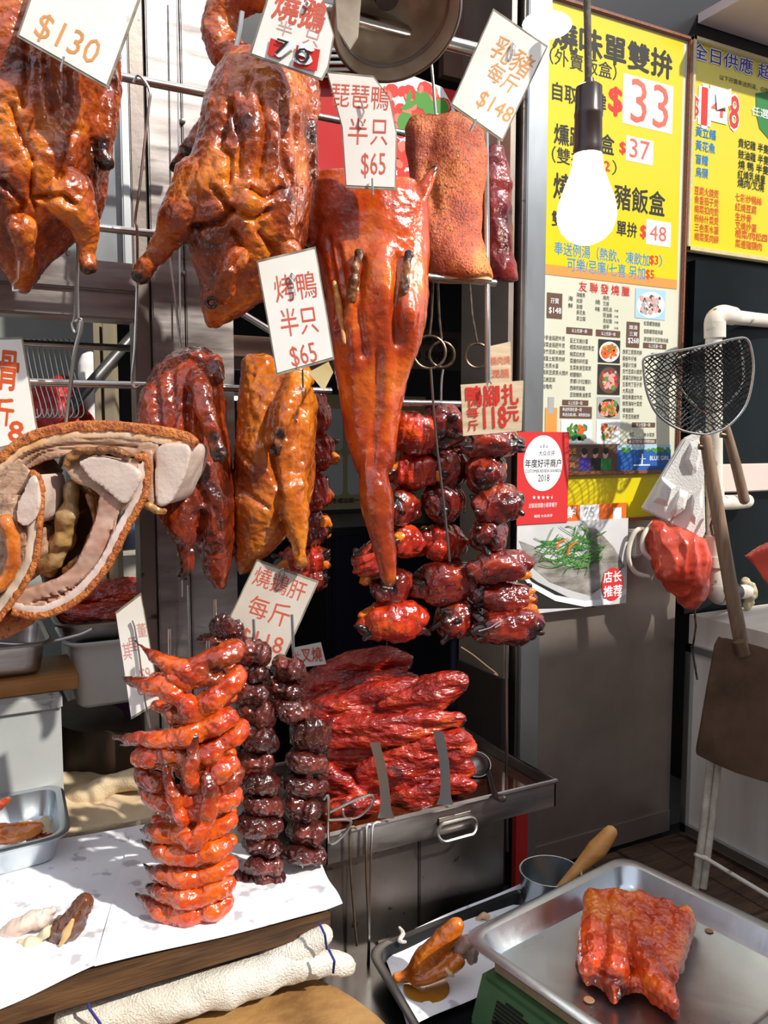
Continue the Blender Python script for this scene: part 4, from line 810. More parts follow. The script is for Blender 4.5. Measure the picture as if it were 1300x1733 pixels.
put('lower_rind', flesh(MB().plate([W(u, v, d3 + .05) for u, v in ((-20, 1040), (20, 1035), (40, 1045), (30, 1070), (0, 1085), (-20, 1085))], B * .05), .003, 2, [(60, .003, 'n')]), rind_m, pk3)
# ================================================================== DUCK FOOT BUNDLES
def make_bundle(seed, dark):
    rnd = random.Random(seed); mt = wrapd_m if dark else wrap_m
    core = MB(); n = 9
    for i in range(n):          # wound strips: a row of slightly tilted rings
        x = (i / (n - 1) - .5) * .040; rr = .0235 * (1 - 1.1 * (x / .034) ** 2 * .5) + rnd.uniform(-.001, .001)
        tl = rnd.uniform(-.003, .003); ph = rnd.uniform(0, 6)
        core.tube([(x + tl * math.sin(a + ph), rr * math.cos(a), rr * math.sin(a)) for a in [2 * math.pi * k / 20 for k in range(20)]], .0042, 6, closed=True)
    core.chain([((-.022, 0, 0), .016), ((0, 0, 0), .021), ((.022, 0, 0), .016)], 14)
    me1 = flesh(core, .0017, 1, [(45, .008, 'n'), (120, .0025, 'n')], char=[(Vector((s_ * .03, rnd.uniform(-.02, .02), rnd.uniform(-.02, .02))), .022) for s_ in (-1, 1)])
    ends = MB()
    for s_ in (-1, 1):
        for k in range(3):
            a = rnd.uniform(0, 6.3); p = Vector((s_ * .022, .012 * math.cos(a), .012 * math.sin(a))); q = p + Vector((s_ * rnd.uniform(.004, .012), rnd.uniform(-.012, .012), rnd.uniform(-.012, .012)))
            ends.chain([(p, .0055), ((p + q) / 2, .005), (q, .0035)], 8)
    me2 = flesh(ends, .0018, 1, [(200, .0015, 'n')])
    fill = MB()
    for k in range(2):
        a = rnd.uniform(0, 6.3); s_ = rnd.choice((-1, 1)); p = Vector((s_ * .014, .015 * math.cos(a), .015 * math.sin(a)))
        fill.chain([(p, .009), (p + Vector((s_ * .008, rnd.uniform(-.006, .006), rnd.uniform(-.006, .006))), .009), (p + Vector((s_ * .014, .002, .002)), .005)], 8)
    me3 = flesh(fill, .002, 1, [(120, .002, 'n')])
    for me, m_, nm in ((me1, mt, 'wrap'), (me2, burnt_m, 'claw_ends'), (me3, fill_m, 'filling')):
        me.name = nm; me.materials.append(m_); me.polygons.foreach_set('use_smooth', [True] * len(me.polygons))
    return [('wrap', me1), ('claw_ends', me2), ('filling', me3)]
bundles = [make_bundle(3, 0), make_bundle(8, 0), make_bundle(14, 1), make_bundle(21, 1), make_bundle(33, 1)]
def place_bundle(u, v, wpx, hpx, d, kind, yaw, roll, label, group):
    k = d / FPX; t = thing('duck_foot_bundle', label, 'duck feet', W(u, v, d), group)
    sx, sz = wpx * k / .060, hpx * k / .050
    t.rotation_mode = 'QUATERNION'
    ax = (R * math.cos(yaw) + B * math.sin(yaw)); ax = (ax * math.cos(roll) + Z * math.sin(roll)).normalized()
    side = Z.cross(ax).normalized(); up = ax.cross(side); tw_ = (u * 7 + v * 3) % 6.28; side, up = side * math.cos(tw_) + up * math.sin(tw_), up * math.cos(tw_) - side * math.sin(tw_)
    t.rotation_quaternion = Matrix((ax, side, up)).transposed().to_quaternion()
    t.scale = (sx, sz * 1.05, sz)
    for nm, me in bundles[kind]:
        o = bpy.data.objects.new(nm, me); COL.objects.link(o); o.parent = t
        if nm != 'wrap': o['kind'] = 'stuff'
cols = {
 'left': [(698, 732, 84, 66, 0, .2, -.2), (700, 798, 88, 62, 1, .1, .05), (678, 858, 78, 56, 3, 1.2, .1), (684, 915, 84, 56, 1, .8, -.2), (634, 948, 56, 74, 0, .3, -1.1), (664, 992, 86, 60, 2, 1.1, .1), (664, 1050, 108, 66, 0, .15, .1)],
 'middle': [(752, 722, 74, 70, 3, 1.3, .1), (752, 790, 68, 70, 2, 1.2, 0), (750, 850, 66, 64, 4, 1.0, .2), (748, 918, 86, 56, 1, .5, -.2), (754, 985, 112, 70, 2, .2, .15), (774, 1042, 92, 66, 3, 1.1, .2)],
 'right': [(832, 752, 96, 44, 3, .1, .05), (822, 800, 82, 62, 2, 1.3, 0), (842, 852, 84, 62, 4, .4, .1), (828, 905, 88, 58, 3, 1.2, 0), (846, 958, 104, 52, 2, .2, .06), (852, 1010, 100, 50, 4, .1, -.05), (858, 1060, 112, 58, 3, .15, .1)]}
for cn, lst in cols.items():
    for i, (u, v, w, h, kd, yw, rl) in enumerate(lst):
        place_bundle(u, v, w, h, 1.265 + (.02 if cn == 'middle' else 0) + .012 * (i % 2), kd, yw, rl, 'glazed duck foot bundle, %s from the top of the %s hanging column' % (ORD(i), cn), 'hanging duck foot bundles')
for i, (u, v, w, h, kd, yw) in enumerate(((530, 700, 50, 66, 1, .6), (532, 765, 56, 66, 0, .8), (528, 835, 56, 66, 1, .5), (522, 895, 70, 60, 2, .3), (512, 950, 84, 54, 1, .2), (522, 985, 60, 40, 3, .3))):
    place_bundle(u, v, w, h, 1.30, kd, yw, .2, 'glazed bundle behind the amber half duck, %s from the top' % ORD(i), 'bundles behind the half duck')
hook('kinked bamboo pin poking out below the duck foot bundles', [(780, 1095), (800, 1108), (825, 1128), (838, 1138), (842, 1143), (836, 1140)], 1.25, .0012, M('pin_brown', (.20, .11, .05), rough=.5), 'skewer_pin')
hook('looped metal pin on the lowest right bundle', [(810, 1068), (830, 1062), (845, 1052), (848, 1056), (838, 1062)], 1.20, .0011, wire_m, 'skewer_pin')
vrod('thin string dripping from lowest left bundle to the char siu', 655, 1085, 655, 1105, 1.25, .0006, cured_m, 'string', 'string')
vrod('upright rod ending below the bundles beside the steel panel', 857, 1080, 858, 1440, 1.36, .003, steeld_m)
# ================================================================== PRICE CARDS
def card(name, label, poly, d, mt, edge=True, th=.0016, pin=None, tilt=0, cat='price card'):
    t = thing(name, label, cat, W(*poly[2], d))
    def q(u, v): return W(u, v, d + tilt * (u - poly[0][0]) * d / FPX)
    cu_, cv_ = sum(p[0] for p in poly) / len(poly), sum(p[1] for p in poly) / len(poly)
    MB().plate([q(u, v) for u, v in poly], B * th).build('lamination', cardedge_m if edge else mt, t, smooth=False)
    k = .955 if edge else .995
    if edge: MB().plate([q(cu_ + (u - cu_) * k, cv_ + (v - cv_) * k) - B * .0006 for u, v in poly], B * .0006).build('sheet', mt, t, smooth=False)
    if pin: MB().tube([W(a, b, d - .004) for a, b in pin], .0013, 7).build('pin', wire_m, t)
    return t
def ctext(t, items, mt, d, nm='lettering', e=.0009, tilt=0, u0=0):
    mb = MB()
    for (s, u, v, w, h, an, *bd) in items:
        a = math.radians(an); dd = d + tilt * (u - u0) * d / FPX - e; k = dd / FPX
        ex = R * math.cos(a) + Z * math.sin(a) + B * (tilt * math.cos(a)); ey = Z * math.cos(a) - R * math.sin(a) - B * (tilt * math.sin(a))
        text(mb, s, W(u, v, dd), ex, ey, w * k, h * k, bd[0] if bd else 0)
    return mb.build(nm, mt, t, smooth=False, fix=False)
c1 = card('price_card', 'cream laminated card reading $130 on the top left goose', [(28, 62), (182, 150), (256, -52), (98, -140)], .895, card_m, pin=[(108, 96), (104, 112), (103, 122)])
ctext(c1, [('$130', 114, 68, 108, 46, -27)], k_inko, .895)
c2 = card('price_card', 'white goose price card with painted-over price at top centre', [(422, 92), (545, 136), (556, 115), (566, 60), (545, -10), (460, -30)], .985, card_m, pin=[(520, 2), (524, 6), (520, 14), (516, 10), (520, 2)])
ctext(c2, [('燒鵝', 508, 18, 84, 48, -17, .02)], k_ink, .985); ctext(c2, [('半', 482, 48, 26, 24, -17), ('只', 528, 64, 26, 24, -17)], k_pink, .985, 'faded_lettering')
mb = MB()
for (a, b, c_, e_) in ((458, 64, 480, 100), (502, 76, 542, 120)): mb.plate([W(a, b, .982), W(c_, b + 8, .982), W(c_ - 6, e_, .982), W(a - 6, e_ - 8, .982)], B * .0005)
mb.build('red_patches', k_red, c2, smooth=False); ctext(c2, [('75', 498, 88, 60, 28, -17, .04)], k_white, .982, 'price_overpaint', .0015); ctext(c2, [('7', 476, 80, 20, 24, -17, .0), ('0', 512, 94, 24, 24, -17)], k_black, .981, 'price_scrawl', .002)
c3 = card('price_card', 'curved white card pricing the flattened duck at $65', [(552, 120), (578, 215), (585, 318), (670, 322), (672, 225), (660, 165), (632, 128)], 1.11, card_m, pin=[(612, 172), (616, 190), (610, 204), (616, 212)])
ctext(c3, [('琵琶鴨', 610, 163, 94, 38, -4), ('半', 606, 222, 32, 42, -2), ('只', 642, 224, 28, 40, -2), ('$65', 632, 280, 40, 40, 0)], k_ink, 1.11)
MB().tube([W(630, 302, 1.105), W(631, 330, 1.105)], .0014, 7).build('pin', wire_m, c3)
c4 = card('price_card', 'tilted suckling pig price card at top right with scorched edge', [(835, 14), (762, 178), (850, 240), (928, 78)], 1.16, card_m, pin=[(868, 72), (874, 78), (870, 94), (864, 92), (868, 72)])
ctext(c4, [('乳豬', 868, 96, 72, 38, -33), ('每斤', 852, 132, 54, 30, -33), ('$148', 838, 182, 62, 30, -30)], k_inko, 1.16)
MB().tube([W(806, 202, 1.155), W(796, 222, 1.155)], .0016, 7).build('pin', wire_m, c4)
c5 = card('price_card', 'white half duck price card at $65 above the amber duck', [(434, 441), (450, 530), (468, 636), (566, 608), (552, 520), (534, 417)], 1.02, card_m, pin=[(494, 462), (500, 466), (496, 480), (500, 500), (497, 478), (490, 468), (494, 462)])
ctext(c5, [('烤鴨', 500, 485, 70, 44, 8), ('半只', 506, 543, 62, 46, 8), ('$65', 514, 602, 44, 38, 12)], k_ink, 1.02)
MB().tube([W(512, 625, 1.02), W(513, 655, 1.03)], .0012, 7).build('pin', oldwire_m, c5)
c6 = card('price_card', 'grubby goose liver price card reading $118 behind the skewers', [(435, 946), (388, 1045), (372, 1085), (470, 1140), (540, 984)], 1.14, M('aged_card', (.62, .52, .40), (.76, .70, .62), scale=10, rough=.3, coat=.5), pin=[(472, 966), (480, 962), (481, 972), (475, 985), (470, 976), (472, 966)])
ctext(c6, [('燒鵝肝', 474, 988, 92, 34, -20), ('每', 438, 1028, 34, 38, -18), ('斤', 474, 1040, 34, 40, -18), ('$118', 442, 1086, 76, 34, -16)], k_ink, 1.14)
c7 = card('price_board', 'small wooden board with red writing pricing duck feet at 118', [(780, 651), (784, 738), (883, 729), (886, 644)], 1.20, cardwood_m, edge=False, th=.006)
ctext(c7, [('鴨腳扎', 833, 669, 88, 34, 3, .02), ('每', 800, 698, 20, 18, 3, .01), ('斤', 801, 720, 18, 18, 3, .01), ('118', 838, 706, 38, 36, 3, .02), ('元', 868, 700, 20, 24, 3, .02)], k_red, 1.20)
MB().tube([W(826, 660, 1.19), W(824, 650, 1.19), W(829, 645, 1.19), W(832, 650, 1.19)], .0014, 7).build('pin', wire_m, c7)
c8 = card('price_card', 'little white char siu card behind the red pork pile', [(498, 1096), (506, 1130), (552, 1124), (543, 1087)], 1.33, card_m, edge=False)
ctext(c8, [('叉燒', 527, 1108, 36, 26, 4, .01), ('士', 504, 1110, 9, 16, 4)], k_ink, 1.33)
c9 = card('price_card', 'cream price card cut off at the left edge above the pork', [(-40, 572), (-40, 770), (66, 745), (38, 570)], 1.06, card_m)
ctext(c9, [('骨', 14, 627, 34, 64, -6, .02), ('斤', 8, 697, 30, 46, -8, .02), ('8', 27, 730, 24, 34, -8, .02)], k_ored, 1.06)
c10 = card('price_card', 'narrow tilted scorched card standing left of the wing stack', [(195, 1036), (222, 1218), (271, 1188), (238, 1003)], 1.04, card_m, pin=[(224, 1050), (228, 1060), (236, 1110), (246, 1190), (255, 1232)])
ctext(c10, [('董', 240, 1066, 16, 24, 8), ('里', 226, 1090, 18, 24, 8), ('其', 215, 1102, 14, 30, 8), ('$9', 246, 1142, 18, 26, 8), ('0', 238, 1168, 12, 20, 8)], M('faded_pink_ink', (.66, .30, .24), rough=.5), 1.04)
c11 = card('price_card', 'beige card with faded red writing behind the upright rod', [(828, 586), (829, 655), (866, 652), (864, 578)], 1.42, cardwood_m, edge=False)
ctext(c11, [('腩肉燒', 847, 610, 34, 14, 4), ('潤腸', 847, 632, 30, 14, 4)], k_ink, 1.42)
c12 = card('paper_slip', 'small folded yellowed slip beside the half duck card', [(522, 630), (548, 662), (564, 630), (556, 612)], 1.09, M('yellowed_paper', (.62, .46, .16), (.74, .62, .34), scale=20, rough=.6), edge=False, cat='paper slip')
# ================================================================== LAMPS
lb = thing('hanging_bulb', 'glowing bare bulb in dark socket hanging in front of the yellow menu', 'light bulb', W(993, 410, 1.12))
c = W(993, 365, 1.12); k = 1.12 / FPX
prof = [(.1, -46), (16, -44), (30, -37), (41, -25), (47, -10), (48.5, 2), (46, 20), (38, 42), (30, 62), (25, 80), (22.5, 98), (21, 106), (.1, 107)]
MB().lathe([(r_ * k, h * k) for r_, h in prof], c, Z, 36).build('bulb', bulb_m, lb)
c2_ = W(996, 262, 1.12)
MB().lathe([(.1, -4), (19, -4), (20, 8), (.1, 9)], c2_, Z, 24).build('tmp', steeld_m, lb).name = 'screw_cap'
bpy.data.objects['screw_cap'].scale = (1, 1, 1)
for o in (bpy.data.objects['screw_cap'],):
    n = len(o.data.vertices); a = np.empty(n * 3); o.data.vertices.foreach_get('co', a); a = a.reshape(-1, 3); cc = np.array(c2_ - lb.location); a = cc + (a - cc) * k; o.data.vertices.foreach_set('co', a.ravel())
def lathe_px(prof, cu_, cv_, d, n=28, ax=Z):
    kk = d / FPX; return MB().lathe([(r_ * kk, (cv_ - v) * kk) for r_, v in prof], W(cu_, cv_, d), ax, n)
lathe_px([(.1, 258), (23, 258), (24, 250), (23, 244), (22, 200), (23, 198), (23, 192), (22, 190), (21, 152), (16, 148), (9, 146), (7, 138), (.1, 138)], 996, 200, 1.12).build('socket', bake_m, lb)
MB().tube([W(996, 142, 1.12), W(995, 70, 1.12), W(993, -30, 1.12)], 6 * k, 10).build('cord', M('grimy_cord', (.08, .06, .045), (.15, .12, .09), scale=80, rough=.8, bump=.6, bscale=200), lb)
ll = thing('led_globe', 'small cold white lamp glowing behind the tilted pig card', 'lamp', W(930, 40, 1.3))
c = W(926, 42, 1.3); kk = 1.3 / FPX
MB().ell(c, R * 40 * kk, B * 24 * kk, Z * 20 * kk, 20, 12).build('globe', led_m, ll)
MB().tube([c + Z * 16 * kk, c + Z * 90 * kk], 8 * kk, 12).build('stem', white_m, ll)
ls = thing('lamp_shade', 'large grimy metal lamp shade hanging at the top centre', 'lamp', W(660, 60, 1.17))
axis = (Z * .80 + R * -.28 + B * .52).normalized(); kk = 1.17 / FPX
c = W(668, 22, 1.17)
MB().lathe([(104 * kk, -16 * kk), (108 * kk, -14 * kk), (106 * kk, -8 * kk), (98 * kk, 8 * kk), (86 * kk, 40 * kk), (60 * kk, 70 * kk), (30 * kk, 92 * kk), (18 * kk, 110 * kk), (14 * kk, 110 * kk), (26 * kk, 88 * kk), (56 * kk, 66 * kk), (82 * kk, 38 * kk), (95 * kk, 4 * kk)], c, axis, 48, closed=True).build('shade', shade_m, ls)
MB().lathe([(106 * kk, -18 * kk), (110 * kk, -16 * kk), (110 * kk, -9 * kk), (106 * kk, -8 * kk)], c, axis, 48, closed=True).build('rim', steeld_m, ls)
MB().lathe([(.1 * kk, 40 * kk), (20 * kk, 40 * kk), (22 * kk, 100 * kk), (16 * kk, 140 * kk), (.1 * kk, 142 * kk)], c, axis, 24).build('socket', bake_m, ls)
MB().lathe([(90 * kk, 6 * kk), (93 * kk, 3 * kk), (94.5 * kk, 6 * kk), (92 * kk, 10 * kk)], c, axis, 48, closed=True).build('inner_ring', steeld_m, ls)
MB().plate([W(566, -20, 1.10), W(612, -10, 1.10), W(606, 62, 1.10), W(592, 84, 1.10), W(570, 50, 1.10)], B * .004).build('bracket', shade_m, ls, smooth=False, bevel=.001)
# ================================================================== COUNTER: BOARD, PAPER, WINGS, LIVERS
ZP = .97
def pz(u, v, z=ZP): return PZ(u, v, z)
bd = thing('cutting_board', 'dark wooden cutting board under the white paper', 'board', pz(300, 1600, ZP - .03))
fr_a, fr_b = pz(-120, 1735), pz(560, 1540); bk_a = pz(-120, 1470); bk_b = pz(520, 1440)
MB().plate([p - Z * .004 for p in (fr_a, fr_b, bk_b, bk_a)], -Z * .024).build('plank', wood_m, bd, smooth=False, bevel=.002)
def sheet(name, poly, z, mt, label, cat, wav=.002, lift=None, n=26):
    # bilinear quad sheet with gentle waves
    A, Bq, C, D = [PZ(u, v, z) for u, v in poly]; vs = []; fs = []
    for j in range(n + 1):
        for i in range(n + 1):
            s_, t_ = i / n, j / n
            p = (A * (1 - s_) + Bq * s_) * (1 - t_) + (D * (1 - s_) + C * s_) * t_
            h = wav * (math.sin(s_ * 9 + t_ * 4) + math.sin(t_ * 11 - s_ * 5 + 1)) * .5
            if lift: h += lift(s_, t_)
            vs.append(p + Z * (h + wav))
    for j in range(n):
        for i in range(n):
            a = j * (n + 1) + i; fs.append((a, a + 1, a + n + 2, a + n + 1))
    m2_ = len(vs); vs += [p - Z * .0005 for p in vs]; fs += [tuple(m2_ + q for q in reversed(f)) for f in fs]
    return tag(MB().add(vs, fs).build(name, mt, fix=False), label, cat)
sheet('paper_sheet', [(160, 1638), (580, 1536), (535, 1450), (225, 1400)], ZP, paper_m, 'white greasy paper sheet under the wing and liver skewers', 'paper', .0015, lambda s, t: .007 * max(0, s - .93) / .07 * (1 + math.sin(t * 9)) * .5)
sheet('paper_sheet', [(-140, 1770), (168, 1634), (245, 1398), (-140, 1462)], ZP - .001, paper_m, 'white greasy paper sheet under the cut pieces at lower left', 'paper', .0018)
# chicken wings: each traced along its own bent axis
dW = 1.0
WG = [
 [(228, 1084, 3), (258, 1108, 8), (298, 1128, 13), (338, 1142, 12)],
 [(398, 1100, 15), (352, 1120, 15), (312, 1142, 15), (290, 1150, 12), (330, 1152, 11), (380, 1142, 8)],
 [(207, 1146, 2), (240, 1156, 9), (280, 1160, 16), (305, 1185, 15), (330, 1206, 13)],
 [(402, 1140, 14), (378, 1168, 18), (340, 1200, 16), (305, 1214, 14), (285, 1204, 9)],
 [(192, 1247, 2), (235, 1250, 10), (290, 1252, 15), (345, 1234, 17), (388, 1214, 16)],
 [(408, 1232, 13), (375, 1258, 16), (335, 1288, 16), (310, 1306, 12)],
 [(238, 1282, 14), (270, 1274, 15), (305, 1280, 14), (325, 1300, 10)],
 [(332, 1244, 6), (326, 1270, 10), (322, 1305, 11), (330, 1325, 9)],
 [(390, 1292, 14), (350, 1314, 18), (318, 1330, 13)],
 [(238, 1306, 12), (250, 1318, 14), (275, 1330, 12)],
 [(405, 1308, 9), (370, 1338, 14), (335, 1352, 13), (300, 1350, 10)],
 [(228, 1314, 3), (242, 1332, 8), (260, 1350, 13), (300, 1368, 13)],
 [(400, 1345, 12), (360, 1362, 15), (320, 1376, 14), (280, 1374, 10)],
 [(348, 1310, 8), (356, 1345, 12), (350, 1390, 10), (330, 1424, 14), (310, 1418, 8)],
 [(278, 1290, 5), (290, 1330, 9), (300, 1370, 9), (312, 1392, 8)],
 [(236, 1404, 3), (252, 1406, 11), (290, 1412, 15), (345, 1408, 15), (392, 1388, 12)],
 [(238, 1420, 2), (256, 1432, 9), (285, 1444, 14), (335, 1448, 15), (382, 1430, 13)],
 [(242, 1462, 2), (258, 1474, 8), (288, 1482, 15), (335, 1486, 15), (388, 1462, 13)],
 [(248, 1500, 2), (262, 1506, 9), (290, 1516, 15), (338, 1518, 15), (386, 1494, 13)],
 [(228, 1512, 2), (255, 1530, 9), (290, 1546, 14), (340, 1548, 14), (384, 1526, 13)]]
for i, w in enumerate(WG):
    cu_ = 320; cyl = lambda u: -.055 * math.sqrt(max(0, 1 - ((u - cu_) / 110) ** 2))
    sh = -.012 if i in (7, 13, 14) else .004 * (i % 2)
    pts = []
    for j, (u, v, r_) in enumerate(w):          # joints pinched, meat between them full
        f_ = 1.18 if r_ > 6 else 1
        pts.append((u, v, r_ * f_ * (.86 if 0 < j < len(w) - 1 and j % 2 else 1), cyl(u) + sh))
        if j < len(w) - 1 and min(r_, w[j + 1][2]) > 7:
            u2, v2, r2 = w[j + 1]; pts.append(((u + u2) / 2, (v + v2) / 2 + 1.5, (r_ + r2) / 2 * f_ * 1.14, cyl((u + u2) / 2) + sh - .003))
    t0 = thing('chicken_wing', 'glazed orange chicken wing, %s counted down the skewered stack' % ORD(i), 'chicken wing', W(w[1][0], w[1][1] + 15, dW - .05), 'skewered chicken wings')
    tip = min(w, key=lambda p: p[2])
    ch = [(W(tip[0], tip[1], dW + cyl(tip[0]) + sh), (30 if tip[2] <= 3 else 14) * dW / FPX)]
    ch.append((ch[0][0], 85 * dW / FPX, .62)); big = max(w, key=lambda p: p[2])
    mbw = MB().limb(pts, dW)
    if len(w) > 3 and w[2][2] > 9:   # web of skin stretched between the joints
        mbw.limb([(w[1][0], w[1][1] + 5, 5, cyl(w[1][0]) + .004), (w[2][0], w[2][1] + 9, 8, cyl(w[2][0])), (w[3][0], w[3][1] + 6, 6, cyl(w[3][0]) + .004)], dW)
    put('wing', flesh(mbw, .002, 2, [(42, .0055, 'n'), (110, .0022, 'r'), (240, .0007, 'n')], char=ch), wing_m, t0)
    if tip[2] <= 3:      # leathery flap by the tip
        a, b = w[0], w[1]; nx, ny = (a[0] + b[0]) / 2 + 8, (a[1] + b[1]) / 2 + 10
        put('tip_flap', flesh(MB().limb([(b[0], b[1] + 4, 6, cyl(b[0])), (nx, ny, 4, cyl(nx)), (a[0] + 12, a[1] + 14, 1.8, cyl(a[0]))], dW), .0018, 1, [(140, .0015, 'n')], char=[(W(a[0] + 12, a[1] + 14, dW), .014)]), wing_m, t0)
for i in range(9):   # wings at the far side of the skewers
    v = 1140 + i * 48
    t0 = thing('chicken_wing', 'glazed chicken wing on the far side of the stack, %s from the top there' % ORD(i), 'chicken wing', W(330, v + 14, dW + .03), 'wings at the back of the stack')
    put('wing', flesh(MB().limb([(262, v + 6, 10, .02), (300, v + 10, 15, .045), (350, v + 2, 15, .045), (392, v - 8, 12, .02)], dW), .003, 3, [(55, .0035, 'n')]), wing_m, t0)
def skewer(label, u0, v0, u1, v1, d, group='flat metal skewers'):
    o = MB().tube([W(u0, v0, d), W(u1, v1, d)], .0022, 8).build('skewer', wire_m); return tag(o, label, 'skewer', group)
skewer('left metal skewer through the chicken wings', 287, 1064, 292, 1520, dW)
skewer('right metal skewer through the chicken wings', 352, 1084, 356, 1520, dW)
vrod('thin upright wire behind the top chicken wings', 318, 990, 322, 1135, 1.33, .0016, None, 'wire', 'wire')
# livers
lv = []
for s_ in range(7):
    rnd = random.Random(50 + s_); mb = MB()
    mb.ell((0, 0, 0), (.030, 0, 0), (0, .024, 0), (0, 0, .015), 16, 10)
    mb.chain([((-.022, -.006, .004), .012), ((0, -.012, rnd.uniform(-.004, .006)), .013), ((.022, -.004, rnd.uniform(-.006, .004)), .010)], 10)
    mb.chain([((.012, .01, -.004), .012), ((rnd.uniform(.02, .03), -.012, -.008), .006)], 8)
    me = flesh(mb, .0022, 2, [(38 + s_ * 3, .011, 'n'), (110, .004, 'r'), (220, .0012, 'n')]); me.name = 'liver'; me.materials.append(liver2_m if s_ in (0, 3, 5) else liver_m)
    me.polygons.foreach_set('use_smooth', [True] * len(me.polygons)); lv.append(me)
def liver(u, v, wpx, hpx, d, label, kind, rz):
    o = bpy.data.objects.new('goose_liver', lv[kind % 7]); o.data = lv[kind % 7]; COL.objects.link(o); k = d / FPX
    o.location = W(u, v, d); o.rotation_euler = (rz * .5, rz * .35, -YAW + rz); o.scale = (wpx * k / .060, wpx * k / .060, hpx * k / .036)
    tag(o, label, 'liver', 'skewered livers')
rnd = random.Random(4)
LA = [(428, 1104, 66, 52), (424, 1140, 70, 44), (418, 1172, 74, 46), (432, 1208, 72, 56), (436, 1250, 76, 50), (428, 1288, 76, 46), (440, 1324, 74, 44), (440, 1360, 72, 46), (436, 1396, 80, 50), (444, 1432, 74, 38), (446, 1464, 64, 38), (456, 1496, 70, 52), (410, 1508, 38, 66)]
LB = [(488, 1134, 68, 44), (478, 1170, 76, 38), (492, 1200, 74, 44), (524, 1244, 74, 66), (516, 1288, 74, 46), (512, 1326, 82, 44), (510, 1368, 72, 46), (518, 1410, 68, 44), (512, 1444, 80, 36), (510, 1490, 56, 50)]
for i, (u, v, w, h) in enumerate(LA): liver(u, v, w, h, 1.045 + .006 * (i % 2), 'dark glazed liver, %s from the top of the skewer beside the wings' % ORD(i), i, rnd.uniform(-.9, .9))
for i, (u, v, w, h) in enumerate(LB): liver(u, v, w, h, 1.075 + .006 * (i % 2), 'dark glazed liver, %s from the top of the skewer beside the red pork' % ORD(i), i + 3, rnd.uniform(-.9, .9))
liver(382, 1064, 58, 46, 1.12, 'glazed liver on top of the rear skewer below the tall card', 2, .3)
liver(368, 1084, 62, 28, 1.125, 'flat glazed liver under the topmost rear liver', 5, -.2)
skewer('rear metal skewer holding the topmost pair of livers', 364, 1014, 370, 1300, 1.125)
skewer('metal skewer through the livers beside the wings', 429, 1048, 446, 1515, 1.045)
skewer('metal skewer through the livers beside the red pork', 494, 1040, 514, 1510, 1.075)
# cut pieces at lower left
sc_ = thing('sliced_chicken', 'pale sliced chicken meat lying on the paper at lower left', 'chicken meat', pz(45, 1590))
dz = dist(pz(50, 1580))
put('slice', flesh(MB().limb([(8, 1580, 10), (35, 1566, 16), (70, 1552, 16), (88, 1540, 9)], dz), .0026, 2, [(60, .006, 'n'), (160, .002, 'r')]), M('white_meat', (.62, .42, .32), (.80, .66, .56), scale=24, rough=.5, bump=.4), sc_)
put('skin_scrap', flesh(MB().limb([(32, 1596, 6), (50, 1598, 11), (70, 1588, 9), (84, 1566, 6)], dz - .02), .0026, 2, [(90, .006, 'n')]), M('fatty_skin', (.55, .42, .22), (.70, .60, .40), scale=24, rough=.4, bump=.4), sc_)
dd_ = thing('dark_roast_piece', 'dark roast piece with yellow streak on the lower left paper', 'roast meat', pz(115, 1610))
put('piece', flesh(MB().limb([(90, 1596, 16), (112, 1572, 24), (136, 1545, 22), (146, 1532, 16)], dz - .01), .0022, 2, [(30, .010, 'n'), (90, .004, 'r'), (200, .001, 'n')]), M('dark_roast', (.06, .016, .008), (.17, .055, .018), scale=18, rough=.25, coat=.6, bump=.4), dd_)
put('fat_streak', flesh(MB().limb([(102, 1600, 5, -.018), (112, 1578, 8, -.016), (124, 1556, 5, -.016)], dz - .01), .0022, 2, [(90, .003, 'n')]), M('yellow_fat', (.55, .28, .06), (.68, .46, .20), scale=30, rough=.3, coat=.5), dd_)
# ================================================================== CHAR SIU TRAY
ZT = 1.0
A0 = PZ(552, 1416, ZT); A1 = PZ(940, 1321, ZT); yF = (A0.y + A1.y) / 2; xL, xR_ = A0.x, A1.x; yK = yF + .27
tr = thing('roasting_tray', 'rectangular steel roasting tray heaped with red barbecued pork', 'tray', ((xL + xR_) / 2, yF, ZT - .045))
hT = .042
mb = MB().abox(xL + .004, xR_ - .004, yF + .004, yK - .004, ZT - hT, ZT - hT + .003); mb.build('tray_floor', steeld_m, tr, smooth=False)
for (a, b, c0, c1_) in ((xL, xR_, yF, yF + .003), (xL, xR_, yK - .003, yK), (xL, xL + .003, yF, yK), (xR_ - .003, xR_, yF, yK)):
    MB().abox(a, b, c0, c1_, ZT - hT, ZT).build('tray_side', steel_m, tr, smooth=False)
MB().tube([(xL, yF, ZT), (xR_, yF, ZT), (xR_, yK, ZT), (xL, yK, ZT)], .0042, 8, closed=True).build('rolled_rim', steel_m, tr)
MB().abox(xL + .004, xR_ - .004, yF + .004, yK - .004, ZT - .022, ZT - .018).build('sauce_pool', sauce_m, tr, smooth=False)
hc = P(770, 1393, yF - .002)
kk = dist(hc) / FPX
MB().box(hc + Z * .003, X * 34 * kk, Y * .0012, Z * 13 * kk).build('handle_plate', steel_m, tr, smooth=False, bevel=.002)
pts = []
for a in range(28):
    t = 2 * math.pi * a / 28; c_, s_ = math.cos(t), math.sin(t); pts.append(hc + X * ((32 if c_ > 0 else -32) * kk * .75 + c_ * 16 * kk) + Z * (s_ * 15 * kk - .006) - Y * (.006 + .006 * max(0, -s_)))
MB().tube(pts, .0026, 8, closed=True).build('handle', wire_m, tr)
